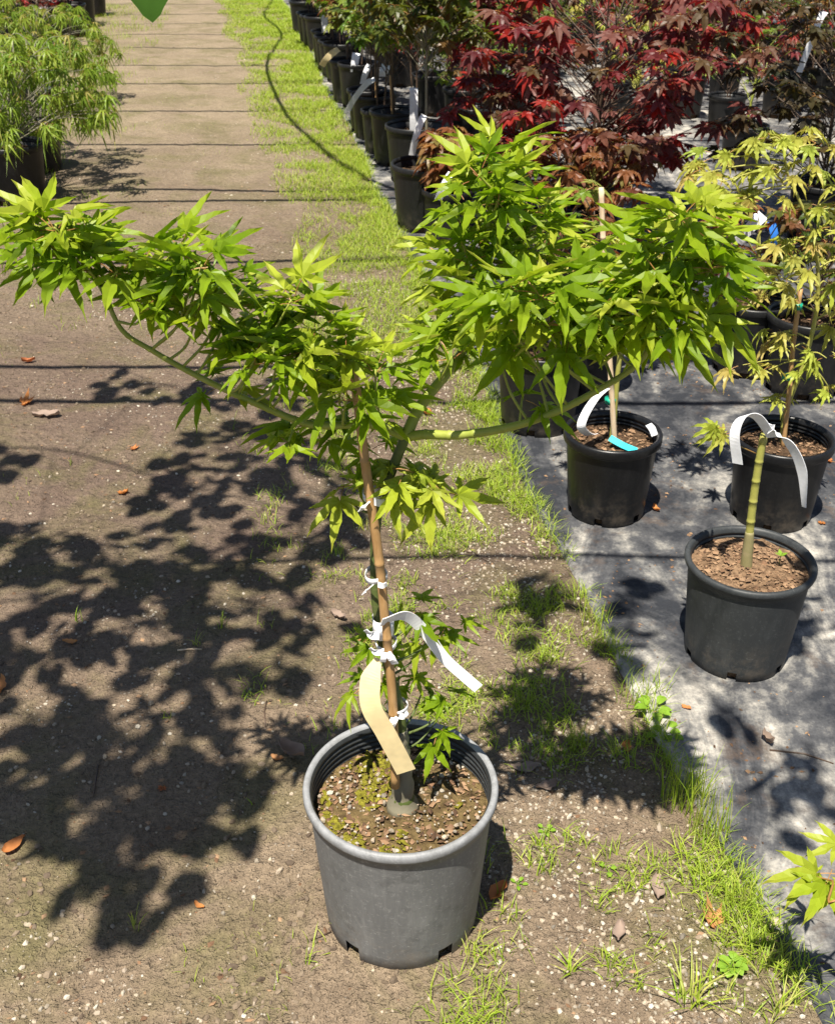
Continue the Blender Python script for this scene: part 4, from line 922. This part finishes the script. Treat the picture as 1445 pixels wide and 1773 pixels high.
def weed(label, px, py, n, l, wd, h):
    c = on_z(px, py, 0); c.z = gz(c.x, c.y); root = tag(empty('broadleaf_weed', c), label, 'weed'); rr = random.Random(px); mb = MB(); lv = []
    for i in range(n):
        a = i * 2.4; r = rr.uniform(.3, 1) * l * 1.1; b = Vector((r * math.cos(a), r * math.sin(a), h * rr.uniform(.5, 1.1))); mb.tube([(0, 0, -.003), b * .5 + Vector((0, 0, .006)), b], .001, 5); lv.append((a, b))
    st = link('stem', mb.mesh('stem', M['weed']), root)
    for a, b in lv:
        v = []; f = []
        for k in range(6):
            t = k / 5; hw = wd * math.sin(math.pi * (.08 + .9 * t)) ** .8; x = l * t; z = .25 * l * math.sin(t * 2.2) - .15 * l * t; 
            for s in (-1, 0, 1): v.append((b.x + x * math.cos(a) - s * hw * math.sin(a), b.y + x * math.sin(a) + s * hw * math.cos(a), b.z + z + abs(s) * hw * .25))
        for k in range(5): q = k * 3; f += [(q, q + 1, q + 4, q + 3), (q + 1, q + 2, q + 5, q + 4)]
        link('leaf', mesh('weed_leaf', v, f, M['weed']), root)
weed('bright leafy weed with oval leaves at the fabric edge', 1128, 1245, 7, .032, .011, .035)
weed('smaller leafy weed just below the bright oval leaved weed', 1150, 1280, 6, .024, .010, .02)
weed('clover-like weed patch on the pebbly dirt', 1262, 1685, 14, .016, .008, .02)
weed('tiny two-leaved seedling weed on the pebbly dirt', 1050, 1510, 3, .012, .006, .006)
weed('low leafy weed beside the shadow of the grey pot', 945, 1445, 5, .012, .005, .006)
weed('small weed on pebbles beside the orange leaf at the pot', 895, 1535, 4, .012, .004, .004)

def gravel_area():
    while True:
        y = 1.05 + 4.2 * rg.random() ** 1.3; u = rg.uniform(-.04, 1.6) if rg.random() < .8 else rg.uniform(-.04, 2.3); x = edge_x(y) - u
        p = .95 * math.exp(-((u - .22) / .26) ** 2) * (1.0 if ndot(x, y, 3, 9) > -.1 else .3) + .05 + (.25 if ndot(x, y, 2.2, 11) > .28 else 0)
        if rg.random() < p: return x, y, gz(x, y) + .0005
v, f, a = chips(17000, gravel_area, rg, .0009, .0070, .72)
tag(link('gravel', mesh('gravel', v, f, M['perlite'], False, None, a)), 'pale gravel grains scattered over the dirt beside the fabric', 'gravel', kind='stuff')
def far_gravel():
    while True:
        y = 4.5 + 9 * rg.random() ** 1.4; u = rg.uniform(0, 2.4); x = edge_x(y) - u
        if rg.random() < .25 + .6 * (u < .8): return x, y, gz(x, y)
v, f, a = chips(2200, far_gravel, rg, .002, .011, .5)
tag(link('gravel', mesh('gravel', v, f, M['perlite'], False, None, a)), 'sparse pale grit along the far part of the path', 'gravel', kind='stuff')
def fab_area():
    while True:
        y = 1.1 + 4.5 * rg.random(); x = edge_x(y) + .02 + 1.5 * rg.random()
        if ndot(x, y, 3.3, 7) + .4 * ndot(x, y, 9, 2) > .12 or rg.random() < .10: return x, y, fz(x, y) + .001
v, f, a = chips(2600, fab_area, rg, .0015, .0085, .4)
tag(link('bark_litter', mesh('bark_litter', v, f, M['bark_bit'], False, None, a)), 'brown bark crumbs and soil scattered on the landscape fabric', 'litter', kind='stuff')
def path_area():
    y = 1.1 + 6 * rg.random() ** 1.4; x = rg.uniform(edge_l(y), edge_x(y)); return x, y, gz(x, y) + .0006
v, f, a = chips(4200, path_area, rg, .002, .010, .28)
tag(link('dirt_crumbs', mesh('dirt_crumbs', v, f, M['bark_bit'], False, None, a)), 'brown plant crumbs trodden into the dirt path', 'litter', kind='stuff')

M['clod'] = leaf_mat('dirt_clod', [(.075, .055, .040), (.14, .108, .078), (.20, .155, .11), (.10, .075, .052)], (.1, .1, .1), .02, .95, .1)
def clod_area():
    while True:
        y = 1.1 + 4.8 * rg.random() ** 1.3; x = rg.uniform(edge_x(y) - 2.2, edge_x(y) - .05)
        if rg.random() < .12 + max(0, 1.6 * ndot(x, y, 2.4, 15) + .5 * ndot(x, y, 8, 3)): return x, y, gz(x, y)
v, f, a = chips(9000, clod_area, rg, .0015, .0105, .6)
tag(link('dirt_clods', mesh('dirt_clods', v, f, M['clod'], False, None, a)), 'loose brown soil clods lying in patches on the path', 'soil', kind='stuff')
PB = []
for k in range(4):
    v, f, a = chips(1, lambda: (0, 0, 0), rg, .0085, .0086, .65); PB.append(mesh('pebble', v, f, M['perlite'], False))
for (px, py, s) in [(182, 1312, 1.3), (240, 1262, 1.2), (172, 1278, 1.1), (262, 1220, 1.5), (218, 1240, 1.1), (120, 1222, .9), (95, 1255, 1), (142, 1318, .9), (285, 1290, 1.2), (360, 1002, 1.1), (395, 1335, 1.1), (373, 1382, .9), (407, 1455, 1.0), (485, 1512, 1.6), (445, 1495, 1.1), (440, 1560, 1.1), (52, 1605, 1.0), (167, 1743, .9), (387, 1585, .9), (505, 1378, 1), (510, 1342, 1.1), (300, 1238, 1.1), (1100, 1565, 1.8), (1140, 1440, 2.1), (1180, 1625, 1.3), (1145, 1640, 1.4), (1015, 1335, 1.2), (1325, 1585, 2.6), (1340, 1605, 2.8), (985, 1420, 1.4), (1040, 1260, 1.2), (905, 1460, 1.1)]:
    c = on_z(px, py, 0); o = bpy.data.objects.new('pebble', rg.choice(PB)); COL.objects.link(o); o.location = (c.x, c.y, gz(c.x, c.y) + .002 * s); o.rotation_euler.z = rg.uniform(0, 6.28); o.scale = (s * .8,) * 3
    tag(o, 'pale pebble larger than the grit, lying loose on the dirt', 'pebble', 'larger loose pebbles on the dirt')

def dead_leaf(label, px, py, l, lobed, curl, mat='lf_dead', surf=None, rot=None):
    c = on_z(px, py, 0.0); c.z = (surf or stand)(c.x, c.y) + .002; rr = random.Random(px * 3 + py); a = rr.uniform(0, 6.28) if rot is None else rot
    if lobed:
        l *= 1.25; me = palmate('fallen_leaf', [M[mat], M['petiole']], A5, [l * .5 * q for q in (.6, .85, 1, .85, .6)], .24, .55, -curl * 6, .4, .15, px, l * .3, -curl * 2)
    else:
        l *= 1.15; v = []; f = []; n = 7
        for i in range(n + 1):
            t = i / n; hw = l * .26 * math.sin(math.pi * (.04 + .93 * t)) ** .8
            for s in (-1, -.5, 0, .5, 1): v.append((l * (t - .5) + rr.uniform(-.03, .03) * l, hw * s * rr.uniform(.7, 1.25) + l * .08 * math.sin(3 * t + px), rr.uniform(0, .10) * l + curl * l * (abs(s) ** 2 * .7 + (2 * t - 1) ** 2 * .5) + rr.uniform(0, .06) * l * curl))
        for i in range(n):
            for s in range(4): q = i * 5 + s; f.append((q, q + 1, q + 6, q + 5))
        me = mesh('fallen_leaf', v, f, M[mat])
    o = link('fallen_leaf', me, None, c); o.rotation_euler = (rr.uniform(-.1, .1), rr.uniform(-.1, .1), a); tag(o, label, 'fallen leaf'); return o
dead_leaf('bright orange curled fallen leaf on the dirt left of the maple', 40, 702, .080, True, .35, rot=.5)
dead_leaf('dull pinkish brown flat fallen leaf just below the bright orange one', 82, 723, .085, False, .12, 'lf_deadgrey', rot=.1)
dead_leaf('small orange lobed fallen leaf at the edge of the big shadow', 228, 777, .045, True, .2)
dead_leaf('rust red crumpled lobed fallen leaf inside the shadow edge', 212, 850, .055, True, .3)
dead_leaf('small tan fallen leaf alone on the sunlit dirt', 50, 628, .045, False, .35)
dead_leaf('small yellow orange fallen leaf lying in shade', 122, 1115, .032, False, .2)
dead_leaf('pinkish fallen leaf with pointed tip at the left edge of the dirt', 26, 1470, .05, False, .15, rot=1.2)
dead_leaf('tiny orange fallen leaf below the leaf shaped shadows', 346, 1573, .022, False, .2)
dead_leaf('small rusty fallen leaf in the middle of the shadow', 282, 1364, .028, True, .1)
dead_leaf('grey brown curled dead leaf leaning by the grey pot', 508, 1314, .06, False, .45, 'lf_deadgrey', rot=-.7)
dead_leaf('small orange stalked dead leaf beside the grey brown one', 480, 1320, .026, False, .3)
dead_leaf('orange brown pointed fallen leaf at the foot of the grey pot', 862, 1553, .045, False, .3, rot=1.1)
dead_leaf('orange brown crumpled fallen leaf on pebbly dirt by the fabric', 1240, 1606, .060, True, .5)
dead_leaf('dull pink fallen leaf standing among the gravel', 1070, 1622, .04, False, .25, 'lf_deadgrey', rot=1.5)
dead_leaf('tan fallen leaf on gravel near the tall grass clump', 1135, 1545, .05, False, .2, 'lf_deadgrey')
dead_leaf('reddish slim fallen leaf by the leafy weeds', 1085, 1300, .035, False, .2)
dead_leaf('pale flat fallen leaf on moss beside the pot rim', 908, 1332, .055, False, .1, 'lf_deadgrey', rot=.1)
dead_leaf('grey pointed fallen leaf in the shade beside the pot', 945, 1368, .045, False, .2, 'lf_deadgrey', rot=.5)
dead_leaf('peach coloured fallen leaf in shade behind the white tape tag', 585, 1070, .045, False, .25, 'lf_deadgrey', rot=-.6)
dead_leaf('orange fallen leaf half hidden behind the maple trunk', 630, 1112, .045, False, .3)
dead_leaf('orange fallen leaf on the dirt at the picture border', 2, 1192, .05, False, .3)
dead_leaf('orange fallen leaf at the foot of the bronze yellow maple pot', 1436, 805, .05, True, .3)
dead_leaf('small orange fallen leaf behind the slim maple pot on fabric', 1134, 890, .030, False, .3)
dead_leaf('brown fallen leaf at the foot of the bronze maple pot', 1420, 912, .035, True, .3)
dead_leaf('rusty square scrap of leaf on the pale fabric', 1186, 1236, .022, False, .1)
dead_leaf('dark brown curled leaf on the fabric beside the shadow band', 1325, 1293, .035, False, .5, 'lf_deadgrey')
dead_leaf('orange crumpled leaf on the gravel near the pale limb', 738, 720, .045, False, .4)
dead_leaf('brown dry leaf at the left pot on the path edge', 48, 318, .07, False, .2, 'lf_deadgrey', rot=.1)
# twigs
for lab, pts in (('thin dark stick lying in the shade on the dirt', [(462, 1215), (458, 1235), (460, 1262)]), ('straight dark stick in the leaf shadow on dirt', [(170, 1325), (166, 1352), (162, 1382)]), ('pale straw stem lying beside a grass tuft on dirt', [(308, 1130), (330, 1128), (350, 1127)]), ('brown broken stick at the foot of the grey pot', [(538, 1632), (556, 1626), (574, 1618)]),
                 ('bent bare twig lying on the dirt behind the maple', [(798, 955), (820, 960), (845, 976)]), ('long red brown twig lying across the fabric', [(1330, 1305), (1390, 1312), (1440, 1330)])):
    mb = MB(); q = [on_z(a, b, 0) for a, b in pts]; c = q[1].copy(); c.z = 0
    mb.tube([Vector((p.x, p.y, stand(p.x, p.y) + .002)) - c for p in q], [.0022, .002, .0014], 6); o = link('fallen_twig', mb.mesh('fallen_twig', M['stem_brown' if 'pale' not in lab else 'bamboo_pale']), None, c); tag(o, lab, 'twig')
